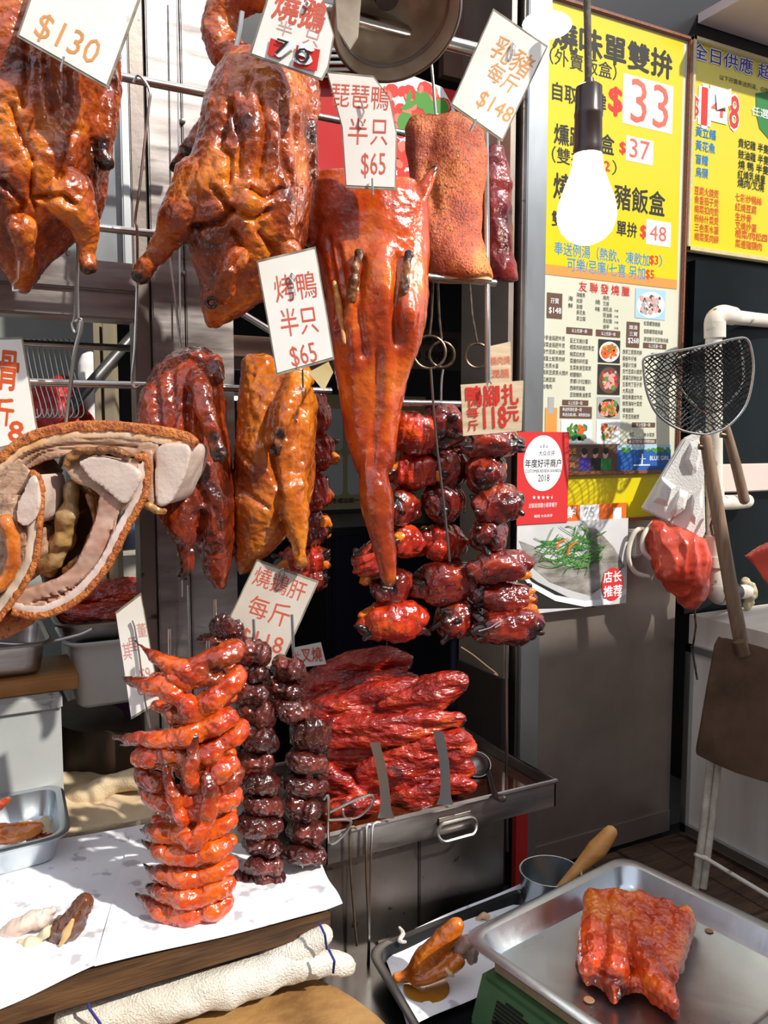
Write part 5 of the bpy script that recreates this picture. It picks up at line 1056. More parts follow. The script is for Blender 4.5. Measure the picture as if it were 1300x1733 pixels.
# strips of pork
CS = [
 ([(525, 1168, 24), (570, 1140, 30), (640, 1124, 30), (690, 1122, 14)], 1.36, 'topmost strip reaching the little white card', 0),
 ([(530, 1196, 16), (600, 1166, 22), (660, 1148, 18), (700, 1150, 10)], 1.34, 'thin strip directly under the topmost one', 0),
 ([(545, 1206, 24), (610, 1186, 28), (670, 1172, 24), (720, 1160, 12)], 1.30, 'broad strip in the second layer', 0),
 ([(640, 1204, 16), (690, 1186, 26), (740, 1168, 34), (775, 1158, 20)], 1.29, 'thick lobed end piece at the upper right of the pile', 1),
 ([(560, 1240, 26), (610, 1236, 32), (680, 1232, 28), (740, 1220, 20), (778, 1218, 10)], 1.27, 'long strip across the middle with a pointed right end', 1),
 ([(560, 1282, 22), (600, 1278, 24), (640, 1276, 18)], 1.29, 'dark short strip below the middle at left', 1),
 ([(612, 1318, 28), (660, 1296, 34), (720, 1274, 34), (768, 1262, 32), (784, 1262, 24)], 1.275, 'big strip behind the two tong blades with a cut right end', 0),
 ([(610, 1340, 20), (680, 1330, 22), (750, 1304, 22), (790, 1300, 14)], 1.28, 'strip below the big tonged one', 0),
 ([(640, 1366, 18), (700, 1350, 22), (760, 1332, 18), (798, 1334, 9)], 1.27, 'lowest strip running to the right along the tray front', 1),
 ([(565, 1376, 20), (600, 1366, 22), (632, 1362, 14)], 1.21, 'small lump at the front left corner of the tray', 0),
 ([(550, 1310, 22), (575, 1330, 24), (610, 1350, 16)], 1.27, 'dark piece at the left edge behind the livers', 1)]
for i, (pts, d, lab, dk2) in enumerate(CS):
    q = [(u, v, r_, -.012 * math.sin(j * 2.1 + i)) for j, (u, v, r_) in enumerate(pts)]
    mb = MB().limb(q, d)
    q2 = [(u + 4, v - r_ * .35, r_ * .62, -.018) for u, v, r_ in pts]; mb.limb(q2, d)
    q3 = [(u, v + r_ * .45, r_ * .5, -.016) for u, v, r_ in pts]; mb.limb(q3, d)
    e = pts[-1]; s0 = pts[0]
    ch = [(W(e[0] + 8, e[1], d), (26 if dk2 else 12) * d / FPX)]
    if dk2: ch.append((W(s0[0] - 8, s0[1], d), 36 * d / FPX))
    o = put('char_siu_strip', flesh(mb, .0026, 2, [((16, 30, 45), .010, 'n'), ((30, 75, 130), .0026, 'r'), (220, .0006, 'n')], char=ch), char_m)
    tag(o, 'glazed red barbecued pork, ' + lab, 'barbecued pork', 'strips heaped in the roasting tray')
# tongs: two upright blades
tg = thing('serving_tongs', 'steel tongs with two upright flat blades in front of the red pork', 'tongs', P(690, 1390, yF + .012))
for (u0, v0, u1, v1, w) in ((634, 1256, 652, 1385, 8.5), (742, 1238, 752, 1362, 8.5)):
    d = dist(P((u0 + u1) / 2, v1, yF + .010)) - .012; kk = d / FPX; rings = []
    for j in range(9):
        t = j / 8; c = W(u0 + (u1 - u0) * t + 6 * math.sin(t * 3), v0 + (v1 - v0) * t, d - .004 + .004 * math.sin(t * 3)); ww = w * kk * (1 if t < .85 else 1 + (t - .85) * 5)
        rings.append([c - R * ww, c + R * ww, c + R * ww + B * .0015, c - R * ww + B * .0015])
    MB().loft(rings).build('blade', M('tong_steel', (.38, .38, .38), rough=.35, metal=1), tg, smooth=False)
# ladle in the tray at right
ld = thing('sauce_ladle', 'steel ladle with black handle lying in the tray sauce', 'ladle', PZ(800, 1320, ZT - .02))
c = PZ(806, 1302, ZT - .012)
prof = [(.001, -.010), (.012, -.0085), (.020, -.004), (.024, .003), (.025, .006), (.0235, .006), (.0225, .003), (.018, -.003), (.011, -.007), (.001, -.0085)]
MB().lathe(prof, c + Z * .006, Z * .8 - B * .6, 28).build('bowl', steel_m, ld)
MB().chain([(c + R * .02 - B * .01 + Z * .002, .004), (PZ(838, 1345, ZT + .004), .005), (PZ(852, 1351, ZT + .006), .006)], 10).build('handle', bake_m, ld)
# wire tools hooked on the left corner and rods down the cabinet
hk = thing('wire_clip', 'bent wire clip hooked over the left corner of the tray', 'clip', P(560, 1425, yF))
MB().chain([(q_, .0022) for q_ in (P(548, 1352, yF - .01), P(556, 1350, yF - .01), P(556, 1420, yF - .012), P(566, 1426, yF - .012), P(588, 1404, yF - .012), P(592, 1388, yF - .012), P(556, 1388, yF - .012))], 8).build('clip', wire_m, hk)
MB().chain([(q_, .0022) for q_ in (P(552, 1378, yF + .01), P(600, 1354, yF + .01), P(628, 1346, yF + .01), P(630, 1360, yF + .01), P(608, 1382, yF + .01), P(585, 1385, yF + .01), P(580, 1370, yF + .01))], 8).build('loop', wire_m, hk)
for lab, pts in (('left long wire hook hung over the tray rim', [(603, 1402), (597, 1400), (592, 1412), (594, 1480), (604, 1600)]), ('middle long wire hook hung over the tray rim', [(628, 1396), (622, 1396), (620, 1410), (620, 1480), (624, 1580), (622, 1650)]), ('right long wire hook hung over the tray rim', [(644, 1392), (636, 1392), (630, 1405), (627, 1480), (625, 1580), (624, 1660)])):
    o = MB().chain([(P(u, v, yF - .012), .0018) for u, v in pts], 7).build('long_hook', oldwire_m if 'left' in lab else wire_m); tag(o, lab, 'hook', 'hooks on the tray rim')
# steel cabinet under the tray
cbt = thing('steel_cabinet', 'stained steel cabinet below the roasting tray', 'cabinet', ((xL + xR_) / 2, yF + .03, DECK))
yC = yF + .025; xc = wx(712, yC); xr = wx(863, yC)
MB().abox(wx(545, yC), xc - .001, yC, yC + .20, DECK, ZT - hT - .002).build('front_panel', steeld_m, cbt, smooth=False, bevel=.002)
MB().abox(xc + .001, xr, yC, yC + .20, DECK, ZT - hT - .002).build('front_panel', steeld_m, cbt, smooth=False, bevel=.002)
# ================================================================== BOTTOM: BLOCK, TOWEL, BLACK TRAY, SCALE
ZB = .875
e1, e2, e3 = PZ(540, 1650, ZB), PZ(620, 1690, ZB), PZ(668, 1740, ZB)
def circ(a, b, c):
    ax_, ay, bx, by, cx_, cy_ = a.x, a.y, b.x, b.y, c.x, c.y; D_ = 2 * (ax_ * (by - cy_) + bx * (cy_ - ay) + cx_ * (ay - by))
    ux = ((ax_ ** 2 + ay ** 2) * (by - cy_) + (bx ** 2 + by ** 2) * (cy_ - ay) + (cx_ ** 2 + cy_ ** 2) * (ay - by)) / D_
    uy = ((ax_ ** 2 + ay ** 2) * (cx_ - bx) + (bx ** 2 + by ** 2) * (ax_ - cx_) + (cx_ ** 2 + cy_ ** 2) * (bx - ax_)) / D_
    return Vector((ux, uy, 0)), math.hypot(ux - ax_, uy - ay)
rB = .24
chd = (e3 - e1); mid = (e1 + e3) / 2; hl = chd.length / 2
prp = Vector((chd.y, -chd.x, 0)).normalized()
if prp.dot(R) > 0: prp = -prp
cB = mid + prp * math.sqrt(max(0, rB * rB - hl * hl)); cB.z = ZB
kb = thing('chopping_block', 'round thick wooden chopping block at the bottom left', 'chopping block', (cB.x, cB.y, ZB - .14))
MB().lathe([(.001, -.14), (rB - .006, -.14), (rB, -.13), (rB, -.008), (rB - .008, 0), (.001, .0)], cB, Z, 72).build('block', block_m, kb)
MB().lathe([(rB + .0005, -.05), (rB + .003, -.048), (rB + .003, -.032), (rB + .0005, -.03)], cB, Z, 72, closed=True).build('iron_band', steeld_m, kb)
tw = thing('terry_towel', 'folded cream terry towel with blue stripes on the chopping block', 'towel', PZ(360, 1690, ZB))
dT = dist(PZ(380, 1690, ZB + .02))
put('front_roll', flesh(MB().limb([(120, 1730, 30, -.05), (200, 1708, 36, -.03), (300, 1688, 36, -.01), (400, 1662, 34, .01), (480, 1640, 30, .03), (560, 1626, 24, .05), (590, 1636, 12, .06)], dT), .0035, 3, [(14, .012, 'n'), (45, .005, 'n'), (260, .0012, 'n')]), towel_m, tw)
put('back_roll', flesh(MB().limb([(380, 1652, 22, .03), (450, 1634, 26, .035), (505, 1610, 27, .04), (548, 1584, 24, .045)], dT), .0035, 3, [(16, .010, 'n'), (45, .004, 'n'), (260, .0012, 'n')]), towel_m, tw)
nav_m = flat('navy_stripe', (.03, .03, .16), .9)
MB().tube([W(540, 1561, dT + .02), W(550, 1582, dT + .012), W(553, 1606, dT + .02)], .0016, 6).build('stripe', nav_m, tw)
MB().tube([W(556, 1606, dT + .005), W(566, 1626, dT + .0), W(564, 1646, dT + .02)], .0016, 6).build('stripe', nav_m, tw)
MB().tube([W(148, 1680, dT - .07), W(150, 1705, dT - .075), W(170, 1733, dT - .07)], .0018, 6).build('stripe', nav_m, tw)
# black tray with paper and goose leg
ZK = .832
tt = S(MB().abox(.28, 1.0, .42, 1.06, .77, .80).build('wall_low_table', black_m, smooth=False))
MB().abox(.33, .96, .47, 1.02, 0, .77).build('table_base', dark_m, tt, smooth=False)
def quadtray(t, c4, h, mt, rim=.006, th=.004, flare=.01):
    c4 = [Vector(p) for p in c4]; cen = sum(c4, Vector()) / 4
    n = 7; ring = []
    for i in range(4):
        p, a, b = c4[i], c4[i - 1], c4[(i + 1) % 4]; ra = (a - p).normalized() * .035; rb = (b - p).normalized() * .035
        for k in range(n):
            s_ = k / (n - 1); ring.append((p + ra) * (1 - s_) ** 2 + p * 2 * s_ * (1 - s_) + (p + rb) * s_ ** 2)
    def off(r_, d, z): return [p + (cen - p).normalized() * d + Z * z for p in ring]
    lv_ = [off(ring, rim * .2, -.005), off(ring, -rim * .1, -.001), off(ring, rim * .4, .001), off(ring, rim * 1.4, -.001), off(ring, rim + flare, -h + .006), off(ring, rim + flare + .008, -h), ]
    mb = MB(); m_ = len(ring)
    for l in lv_: mb.v += l
    for i in range(len(lv_) - 1):
        for k in range(m_): mb.f.append((i * m_ + k, i * m_ + (k + 1) % m_, (i + 1) * m_ + (k + 1) % m_, (i + 1) * m_ + k))
    mb.f.append(tuple((len(lv_) - 1) * m_ + k for k in range(m_)))
    return mb
kt = thing('black_tray', 'black plastic tray lined with white paper at the bottom centre', 'tray', PZ(760, 1640, ZK - .03))
T4 = [PZ(618, 1604, ZK), PZ(893, 1497, ZK), PZ(1010, 1640, ZK), PZ(735, 1800, ZK)]
quadtray(kt, T4, .03, M('black_plastic', (.010, .010, .011), rough=.3), .010, flare=.012).build('tray', None, kt)
bpy.data.objects['tray'].data.materials.append(bpy.data.materials['black_plastic'])
sheet('paper_sheet', [(690, 1745), (905, 1640), (890, 1508), (648, 1608)], ZK - .018, paper_m, 'crumpled white paper lining the black tray under the leg', 'paper', .003, lambda s, t: .012 * max(0, t - .85) / .15)
lg = thing('roast_goose_quarter', 'roast goose leg piece lying on paper in the black tray', 'roast goose', PZ(730, 1660, ZK - .01))
dL = dist(PZ(730, 1650, ZK))
put('leg', flesh(MB().limb([(672, 1655, 8), (692, 1650, 14), (722, 1620, 20), (750, 1592, 22), (775, 1565, 14)], dL).limb([(700, 1662, 8), (740, 1648, 14), (775, 1625, 14)], dL - .01), .0026, 3, [(40, .005, 'n'), (120, .0015, 'n')], char=[(W(690, 1660, dL), .012)]), amber_m, lg)
put('torn_meat', flesh(MB().limb([(745, 1630, 12), (770, 1612, 18), (790, 1595, 16), (800, 1625, 10)], dL + .01), .0026, 2, [(70, .007, 'n'), (160, .002, 'r')]), M('torn_dark_meat', (.34, .20, .14), (.56, .40, .32), scale=30, rough=.5, bump=.5), lg)
put('bone_end', flesh(MB().limb([(755, 1640, 4), (762, 1648, 5), (768, 1652, 3)], dL - .02), .002, 1, [(120, .002, 'n')]), fat_m, lg)
sp_ = MB().lathe([(.001, .0), (.03, .0), (.031, .0006), (.001, .0008)], PZ(722, 1672, ZK - .013), Z, 24).build('sauce_puddle', M('brown_sauce', (.30, .11, .01), (.42, .18, .02), scale=20, rough=.1, coat=.8), kt)
o = put('bone_scrap', flesh(MB().limb([(808, 1556, 5), (818, 1549, 7), (826, 1552, 4)], dist(PZ(818, 1552, ZK - .01))), .002, 1, [(120, .004, 'n')]), fat_m); tag(o, 'tiny pale bone scrap on the paper beside the square tray', 'bone')
o = MB().chain([(PZ(676, 1570, ZK + .006), .0022), (PZ(682, 1580, ZK + .004), .0035), (PZ(676, 1592, ZK + .003), .003), (PZ(686, 1594, ZK + .003), .0022)], 8).build('cloth_knot', towel_m); tag(o, 'twisted scrap of white cloth on the rim of the black tray', 'cloth')
# weighing scale with square tray and ribs
ZS = .92; DSC = .80
Lc, Tc = PZ(776, 1583, ZS), PZ(1056, 1446, ZS); ed = (Tc - Lc); wS = ed.length; ex_ = ed.normalized(); ey_ = Vector((ex_.y, -ex_.x, 0)); dS = .33
C4 = [Lc, Tc, Tc + ey_ * dS, Lc + ey_ * dS]; cS = sum(C4, Vector()) / 4
sq = thing('square_tray', 'shiny square steel tray holding the rib slab at lower right', 'tray', cS - Z * .028)
quadtray(sq, C4, .026, trayst_m, .014, flare=.018).build('pan', trayst_m, sq)
for (px_, py_, r_) in ((997, 1692, .006), (824, 1605, .003), (858, 1592, .003), (1200, 1575, .005), (912, 1680, .002), (1030, 1560, .002)):
    p = PZ(px_, py_, ZS - .0245); MB().lathe([(.0003, .0008), (r_, .0006), (r_ * 1.1, 0)], p, Z, 12).build('crumb', M('crumb_brown', (.30, .15, .07), rough=.7) if r_ > .004 else fat_m, sq)
gs = thing('weighing_scale', 'green kitchen scale body under the square steel tray', 'scale', cS - Z * (ZS - DSC))
def qinset(d): return [p + (cS - p).normalized() * d for p in C4]
q1 = [p - Z * .034 for p in qinset(.03)]; q2 = [p - Z * .055 for p in qinset(.035)]; q3 = [p - Z * (ZS - DSC - .001) for p in qinset(.012)]
def frust(a, b):
    mb = MB(); mb.v = [Vector(p) for p in a + b]; mb.f = [(0, 1, 2, 3), (7, 6, 5, 4)] + [(k, k + 4, (k + 1) % 4 + 4, (k + 1) % 4) for k in range(4)]; return mb
frust([p - Z * .0295 for p in qinset(.045)], [p - Z * .045 for p in qinset(.045)]).build('platform', M('platform_beige', (.24, .16, .08), (.34, .25, .15), scale=30, rough=.6), gs, smooth=False, bevel=.002)
frust([p - Z * .046 for p in qinset(.028)], q3).build('housing', green_m, gs, smooth=False, bevel=.006)
mb = MB()
e_l = (q3[3] - q3[0]).normalized()
lo_, hi_ = q3[0], qinset(.028)[0] - Z * .046
for i in range(7):
    c0 = hi_ * (.8 - i * .07) + lo_ * (.2 + i * .07) + e_l * .035 - ex_ * .0012
    mb.box(c0 + e_l * .03, e_l * (.028 if i else .014), ex_ * .0004, (hi_ - lo_).normalized() * .0016)
mb.build('printed_label', k_black, gs, smooth=False)
rb_ = thing('rib_slab', 'glazed roast rib slab on the square steel tray', 'ribs', PZ(1075, 1640, ZS - .024))
gz = ZS - .024
poly = [(998, 1512), (1030, 1508), (1062, 1516), (1098, 1518), (1120, 1526), (1150, 1534), (1172, 1552), (1168, 1575), (1150, 1600), (1146, 1640), (1142, 1668), (1148, 1705), (1128, 1695), (1100, 1668), (1080, 1660), (1052, 1668), (1040, 1675), (1020, 1655), (992, 1645), (978, 1625), (982, 1580), (990, 1540)]
mb = MB().plate([PZ(u, v, gz + .020) for u, v in poly], -Z * .018)
def rib(pts, rr):
    mb.chain([(PZ(u, v, gz + .020 + .008), r_ * .0011) for (u, v), r_ in zip(pts, rr)], 10)
rib([(1005, 1522), (1008, 1580), (1000, 1630)], (13, 17, 14)); rib([(1048, 1522), (1042, 1580), (1044, 1640)], (13, 17, 14)); rib([(1085, 1528), (1082, 1590), (1105, 1650), (1138, 1695)], (13, 17, 15, 7)); rib([(1125, 1538), (1112, 1590), (1125, 1650)], (13, 16, 10)); rib([(1158, 1552), (1140, 1600), (1135, 1650)], (13, 13, 9))
mb.chain([(PZ(1005, 1520, gz + .026), .012), (PZ(1080, 1526, gz + .03), .013), (PZ(1165, 1558, gz + .026), .012)], 10)
put('slab', flesh(mb, .0024, 3, [(45, .006, 'n'), (110, .0025, 'r'), (240, .0008, 'n')], char=[(PZ(1042, 1672, gz + .01), .022), (PZ(985, 1640, gz + .01), .018), (PZ(1128, 1590, gz + .03), .014), (PZ(1155, 1540, gz + .03), .012), (PZ(1010, 1655, gz + .01), .016)]), M('rib_glaze', (.26, .014, .003), (.60, .060, .005), (.85, .24, .014), scale=15, rough=.26, coat=.45, bump=.35, bscale=120, bump2=.4, bscale2=40, char=True, pos=(.33, .5, .68)), rb_)
put('cut_side', flesh(MB().chain([(PZ(1170, 1560, gz + .014), .008), (PZ(1156, 1600, gz + .014), .008), (PZ(1148, 1640, gz + .012), .006)], 8), .002, 1, [(90, .003, 'n')]), pork_m, rb_)
put('burnt_tip', flesh(MB().chain([(PZ(1040, 1660, gz + .016), .009), (PZ(1044, 1684, gz + .008), .006)], 8), .002, 1, [(90, .003, 'n')]), burnt_m, rb_)
# cup with wooden spoon
ZC = .87
cc_ = PZ(932, 1474, ZC); rC = (PZ(984, 1474, ZC) - PZ(882, 1474, ZC)).length / 2
cp_ = thing('steel_cup', 'round steel cup behind the square tray', 'cup', cc_ - Z * .07)
MB().lathe([(.001, -.07), (rC * .9, -.07), (rC * .93, -.065), (rC, -.002), (rC + .0015, .001), (rC - .001, .001), (rC * .90, -.062), (.001, -.064)], cc_, Z, 40).build('cup', trayst_m, cp_)
ws = thing('wooden_spoon', 'wooden spoon handle leaning out of the steel cup', 'spoon', cc_ - Z * .08)
MB().chain([(cc_ + R * -.005 - Z * .055, .006), (W(975, 1474, dist(cc_) + .01), .009), (W(1010, 1438, dist(cc_) + .02), .016), (W(1034, 1408, dist(cc_) + .03), .011)], 12).build('handle', M('spoon_wood', (.50, .20, .05), (.68, .36, .10), scale=18, rough=.5, stretch=(1, 1, 4)), ws)
# ================================================================== LEFT BACK: TRAYS, CONTAINER, CLOTHS
def boxtray(name, label, cat, u0, u1, vr, y0, y1, h, mt, rim=.008, taper=.02):
    z = wz((u0 + u1) / 2, vr, y0); x0, x1 = wx(u0, y0), wx(u1, y0)
    t = thing(name, label, cat, ((x0 + x1) / 2, (y0 + y1) / 2, z - h))
    c4 = [Vector((x0, y0, z)), Vector((x0, y1, z)), Vector((x1, y1, z)), Vector((x1, y0, z))]
    me = quadtray(t, c4, h, mt, rim, flare=taper); me.build('pan', mt, t)
    me = quadtray(t, [p + (sum(c4, Vector()) / 4 - p).normalized() * .004 - Z * .003 for p in c4], h, mt, rim, flare=taper)
    return t, x0, x1, z
wt, x0, x1, zc_ = boxtray('white_tub', 'white plastic tub under the tray of red pork at left', 'tub', 98, 262, 1086, 1.44, 1.62, .12, white_m, .010, .018)
st, x0, x1, zs_ = boxtray('steel_pan', 'steel pan of red barbecued pork on the white tub', 'pan', 84, 290, 1052, 1.44, 1.64, .045, steel_m, .008, .015)
for i, pts in enumerate(([(110, 1040, 14), (160, 1036, 18), (230, 1030, 14)], [(130, 1012, 18), (180, 1006, 18), (240, 1000, 14)], [(120, 1030, 12), (150, 1024, 14), (200, 1022, 16), (240, 1026, 12)], [(150, 990, 8), (200, 988, 10), (245, 984, 9)])):
    o = put('char_siu_strip', flesh(MB().limb([(u, v, r_) for u, v, r_ in pts], 1.50 + .03 * i), .003, 2, [((20, 50, 60), .008, 'n'), ((40, 90, 140), .003, 'r')]), char_m)
    tag(o, 'red pork strip in the steel pan at left, %s piece from the front' % ORD(i), 'barbecued pork', 'pork in the left pan')
s2, x0, x1, z2 = boxtray('steel_pan', 'shallow steel pan with dark meat on the wooden plank at left edge', 'pan', -90, 78, 1096, 1.36, 1.55, .055, steel_m, .008, .015)
o = put('dark_meat_lump', flesh(MB().limb([(-20, 1090, 16), (20, 1082, 14), (48, 1084, 10)], 1.42), .003, 2, [(60, .006, 'n')]), cured_m); tag(o, 'dark red meat lump in the left edge pan', 'meat')
ldl = MB().chain([(W(-10, 1088, 1.30), .003), (W(60, 1090, 1.30), .003), (W(130, 1075, 1.31), .0028), (W(156, 1064, 1.31), .0025)], 8).build('ladle_handle', steel_m); ldl.name = 'long_spoon'; tag(ldl, 'long steel spoon lying across the left edge pan', 'spoon')
zpl = z2 - .056
o = MB().abox(-.9, wx(118, 1.38), 1.36, 1.50, zpl - .024, zpl).build('wooden_plank', M('orange_plank', (.28, .11, .025), (.42, .19, .05), scale=10, rough=.5, stretch=(.4, 6, 6)), smooth=False, bevel=.002); tag(o, 'orange-brown wooden plank on the grey steel box at left', 'plank')
gb = thing('steel_box', 'grey steel box with rusty lid edge under the plank at left', 'box', (wx(0, 1.36), 1.4, .94))
MB().abox(-.9, wx(86, 1.36), 1.345, 1.55, .94, zpl - .045).build('body', M('grey_painted_steel', (.33, .34, .33), (.42, .43, .41), scale=7, rough=.45, speck=(.22, .12, .06), speck_scale=40, speck_lo=.70), gb, smooth=False, bevel=.003)
MB().abox(-.9, wx(88, 1.36), 1.338, 1.555, zpl - .046, zpl - .0245).build('lid', M('grey_lid', (.33, .33, .31), (.42, .42, .40), scale=7, rough=.45, speck=(.12, .06, .03), speck_scale=40, speck_lo=.62), gb, smooth=False, bevel=.003)
o = put('purple_cloth', flesh(MB().plate([W(150, 1168, 1.47), W(240, 1150, 1.47), W(244, 1232, 1.45), W(222, 1236, 1.45), W(205, 1205, 1.46)], B * .012), .004, 3, [(25, .010, 'n')]), purple_m); tag(o, 'purple cloth hanging below the white tub', 'cloth')
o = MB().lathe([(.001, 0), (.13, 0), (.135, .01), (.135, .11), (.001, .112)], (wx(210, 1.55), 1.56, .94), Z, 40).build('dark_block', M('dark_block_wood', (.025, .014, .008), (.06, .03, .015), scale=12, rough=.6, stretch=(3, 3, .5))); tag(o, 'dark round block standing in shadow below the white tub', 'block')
# shallow tray with roast pieces, lower left
dz2 = .985
lt = thing('meat_tray', 'deep steel tray with roast pieces at the left edge of counter', 'tray', PZ(20, 1440, .955))
c4 = [PZ(-140, 1372, dz2 + .03), PZ(105, 1324, dz2 + .03), PZ(121, 1412, dz2 + .03), PZ(-150, 1478, dz2 + .03)]
quadtray(lt, c4, .045, trayst_m, .010, flare=.012).build('pan', trayst_m, lt)
for i, pts in enumerate(([(-20, 1412, 16), (30, 1408, 18), (66, 1402, 12)], [(50, 1420, 8), (80, 1416, 9), (92, 1412, 7)], [(-20, 1370, 12), (2, 1362, 8), (14, 1352, 4)])):
    dl = dist(PZ(40, 1415, .985)); o = put('roast_piece', flesh(MB().limb(pts, dl + (.04 if i == 2 else 0)), .003, 2, [(50, .005, 'n'), (130, .002, 'r')]), (amber_m, goose2_m, pipa_m)[i]); tag(o, ('large brown roast piece in the deep left tray', 'small dark roast piece in the right corner of the deep left tray', 'thin red roast tip at the edge of the deep left tray')[i], 'roast meat')
cl_ = thing('counter_cloth', 'beige folded cloth lying behind the deep left tray', 'cloth', PZ(180, 1400, .945))
dcl = dist(PZ(180, 1370, .96))
put('lower_fold', flesh(MB().plate([PZ(60, 1450, .945), PZ(262, 1412, .945), PZ(300, 1318, .945), PZ(90, 1335, .945)], Z * .03), .004, 5, [(14, .014, 'n'), (40, .005, 'n')]), cloth_m, cl_)
put('upper_fold', flesh(MB().limb([(112, 1368, 16), (150, 1345, 26), (195, 1325, 22), (235, 1318, 18)], dcl + .03), .004, 4, [(18, .014, 'n'), (50, .005, 'n')]), cloth_m, cl_)
# inside the left opening: bags, bottle, frame, pipe
o = put('red_bag', flesh(MB().sil([(640, 70, 110, .03), (670, 62, 135, .05), (715, 62, 150, .05), (745, 80, 140, .03)], 1.75), .005, 3, [(20, .02, 'n'), (60, .006, 'r')]), redpaint_m); tag(o, 'bright red bag inside the left opening behind the hooks', 'bag')
o = put('white_bag', flesh(MB().sil([(600, 140, 158, .02), (640, 134, 165, .03), (700, 140, 172, .03), (745, 150, 175, .02)], 1.8), .005, 3, [(25, .015, 'n')]), white_m); tag(o, 'white bag with folds hanging in the left opening', 'bag')
o = put('blue_bag', flesh(MB().sil([(860, 205, 225, .02), (900, 200, 235, .03), (930, 206, 232, .02)], 1.75), .005, 3, [(25, .012, 'n')]), M('blue_plastic', (.03, .09, .28), (.30, .34, .42), scale=10, rough=.3)); tag(o, 'blue and white bag beside the steel post in the left opening', 'bag')
bt = thing('white_bottle', 'white plastic bottle with blue foot behind the roast pork', 'bottle', W(92, 875, 1.5))
lathe_px([(.1, 875), (17, 875), (18, 868), (19, 790), (16, 770), (8, 760), (7, 745), (.1, 745)], 92, 800, 1.5).build('body', white_m, bt); lathe_px([(.1, 880), (18, 880), (18.6, 866), (.1, 866)], 92, 870, 1.5).build('foot', flat('blue_foot', (.03, .10, .35)), bt)
zsh = W(92, 880, 1.5).z; S(MB().box(W(92, 880, 1.5) - Z * .008, R * .06, B * .05, Z * .008).build('trim_shelf', steeld_m, smooth=False))
wf = thing('timber_posts', 'pale upright wooden frame inside the left opening', 'timber', W(180, 960, 1.7))
for (u0, u1) in ((160, 170), (176, 194)):
    a = W((u0 + u1) / 2, 545, 1.7); b = W((u0 + u1) / 2, 960, 1.7); b.z = .94; b.xy = a.xy; kk = 1.7 / FPX; MB().box((a + b) / 2, R * (u1 - u0) / 2 * kk, B * .015, (a - b) / 2).build('post', M('pale_frame_wood', (.24, .19, .12), (.34, .28, .19), scale=12, rough=.6), wf, smooth=False, bevel=.002)
o = MB().tube([W(118, 690, 1.6), W(228, 565, 1.7)], .011, 14).build('diagonal_pipe', M('grey_pipe', (.10, .10, .10), (.22, .21, .20), scale=30, rough=.35, metal=.7)); tag(o, 'dark grey pipe slanting across the left opening', 'pipe')
o = MB().abox(wx(100, 2.0), wx(300, 2.0), 1.95, 2.1, .94, wz(200, 940, 2.0)).build('carton', M('grey_carton', (.34, .30, .25), (.44, .40, .34), scale=9, rough=.7), smooth=False, bevel=.003); tag(o, 'grey-beige carton behind the left pan of red pork', 'box')
# ================================================================== RIGHT SIDE: PIPES, NETS, FOAM, BAG, SHOVEL
yN = YW - .10
pp = thing('drain_pipe', 'grimy white plastic pipe with elbows beside the menu board', 'pipe', P(1212, 1020, yN))
def pp_t(pts, r_, nm): MB().chain([(P(u, v, yN + (w if w else 0)), r_) for u, v, w in pts], 18).build(nm, pvc_m, pp)
rP = 13.5 * dist(P(1212, 800, yN)) / FPX
MB().tube([P(1208, 560, yN), P(1210, 1000, yN)], rP, 20).build('upright', pvc_m, pp)
for (v0, v1, f) in ((545, 572, 1.28), (826, 840, 1.12), (905, 955, 1.32), (940, 958, 1.45)): MB().tube([P(1210, v0, yN), P(1210, v1, yN)], rP * f, 20).build('collar', pvc_m, pp)
pp_t([(1208, 556, 0), (1210, 540, 0), (1222, 532, 0), (1240, 535, .01)], rP * 1.15, 'elbow'); pp_t([(1236, 536, .01), (1290, 542, .07), (1330, 545, .08)], rP * .9, 'branch')
pp_t([(1210, 990, 0), (1211, 1004, 0), (1220, 1010, 0), (1238, 1008, .02)], rP * 1.05, 'elbow'); MB().tube([P(1216, 1004, yN - .004), P(1246, 1002, yN + .01)], rP * 1.16, 18).build('black_tape', bake_m, pp); pp_t([(1244, 1003, .01), (1268, 1000, .07)], rP * .95, 'branch')
put('foam_collar', flesh(MB().limb([(1262, 985, 8), (1270, 1005, 12), (1264, 1025, 7)], dist(P(1265, 1003, yN + .06))), .003, 1, [(70, .01, 'n')]), M('old_foam', (.40, .34, .20), (.56, .50, .34), scale=40, rough=.9), pp)
pp_t([(1214, 850, 0), (1240, 850, .02), (1264, 848, .07)], rP * .95, 'branch')
MB().tube([P(1212, 862, yN - .02), P(1203, 890, yN - .02), P(1206, 905, yN - .02), P(1216, 908, yN - .02)], .003, 8).build('black_cable', bake_m, pp)
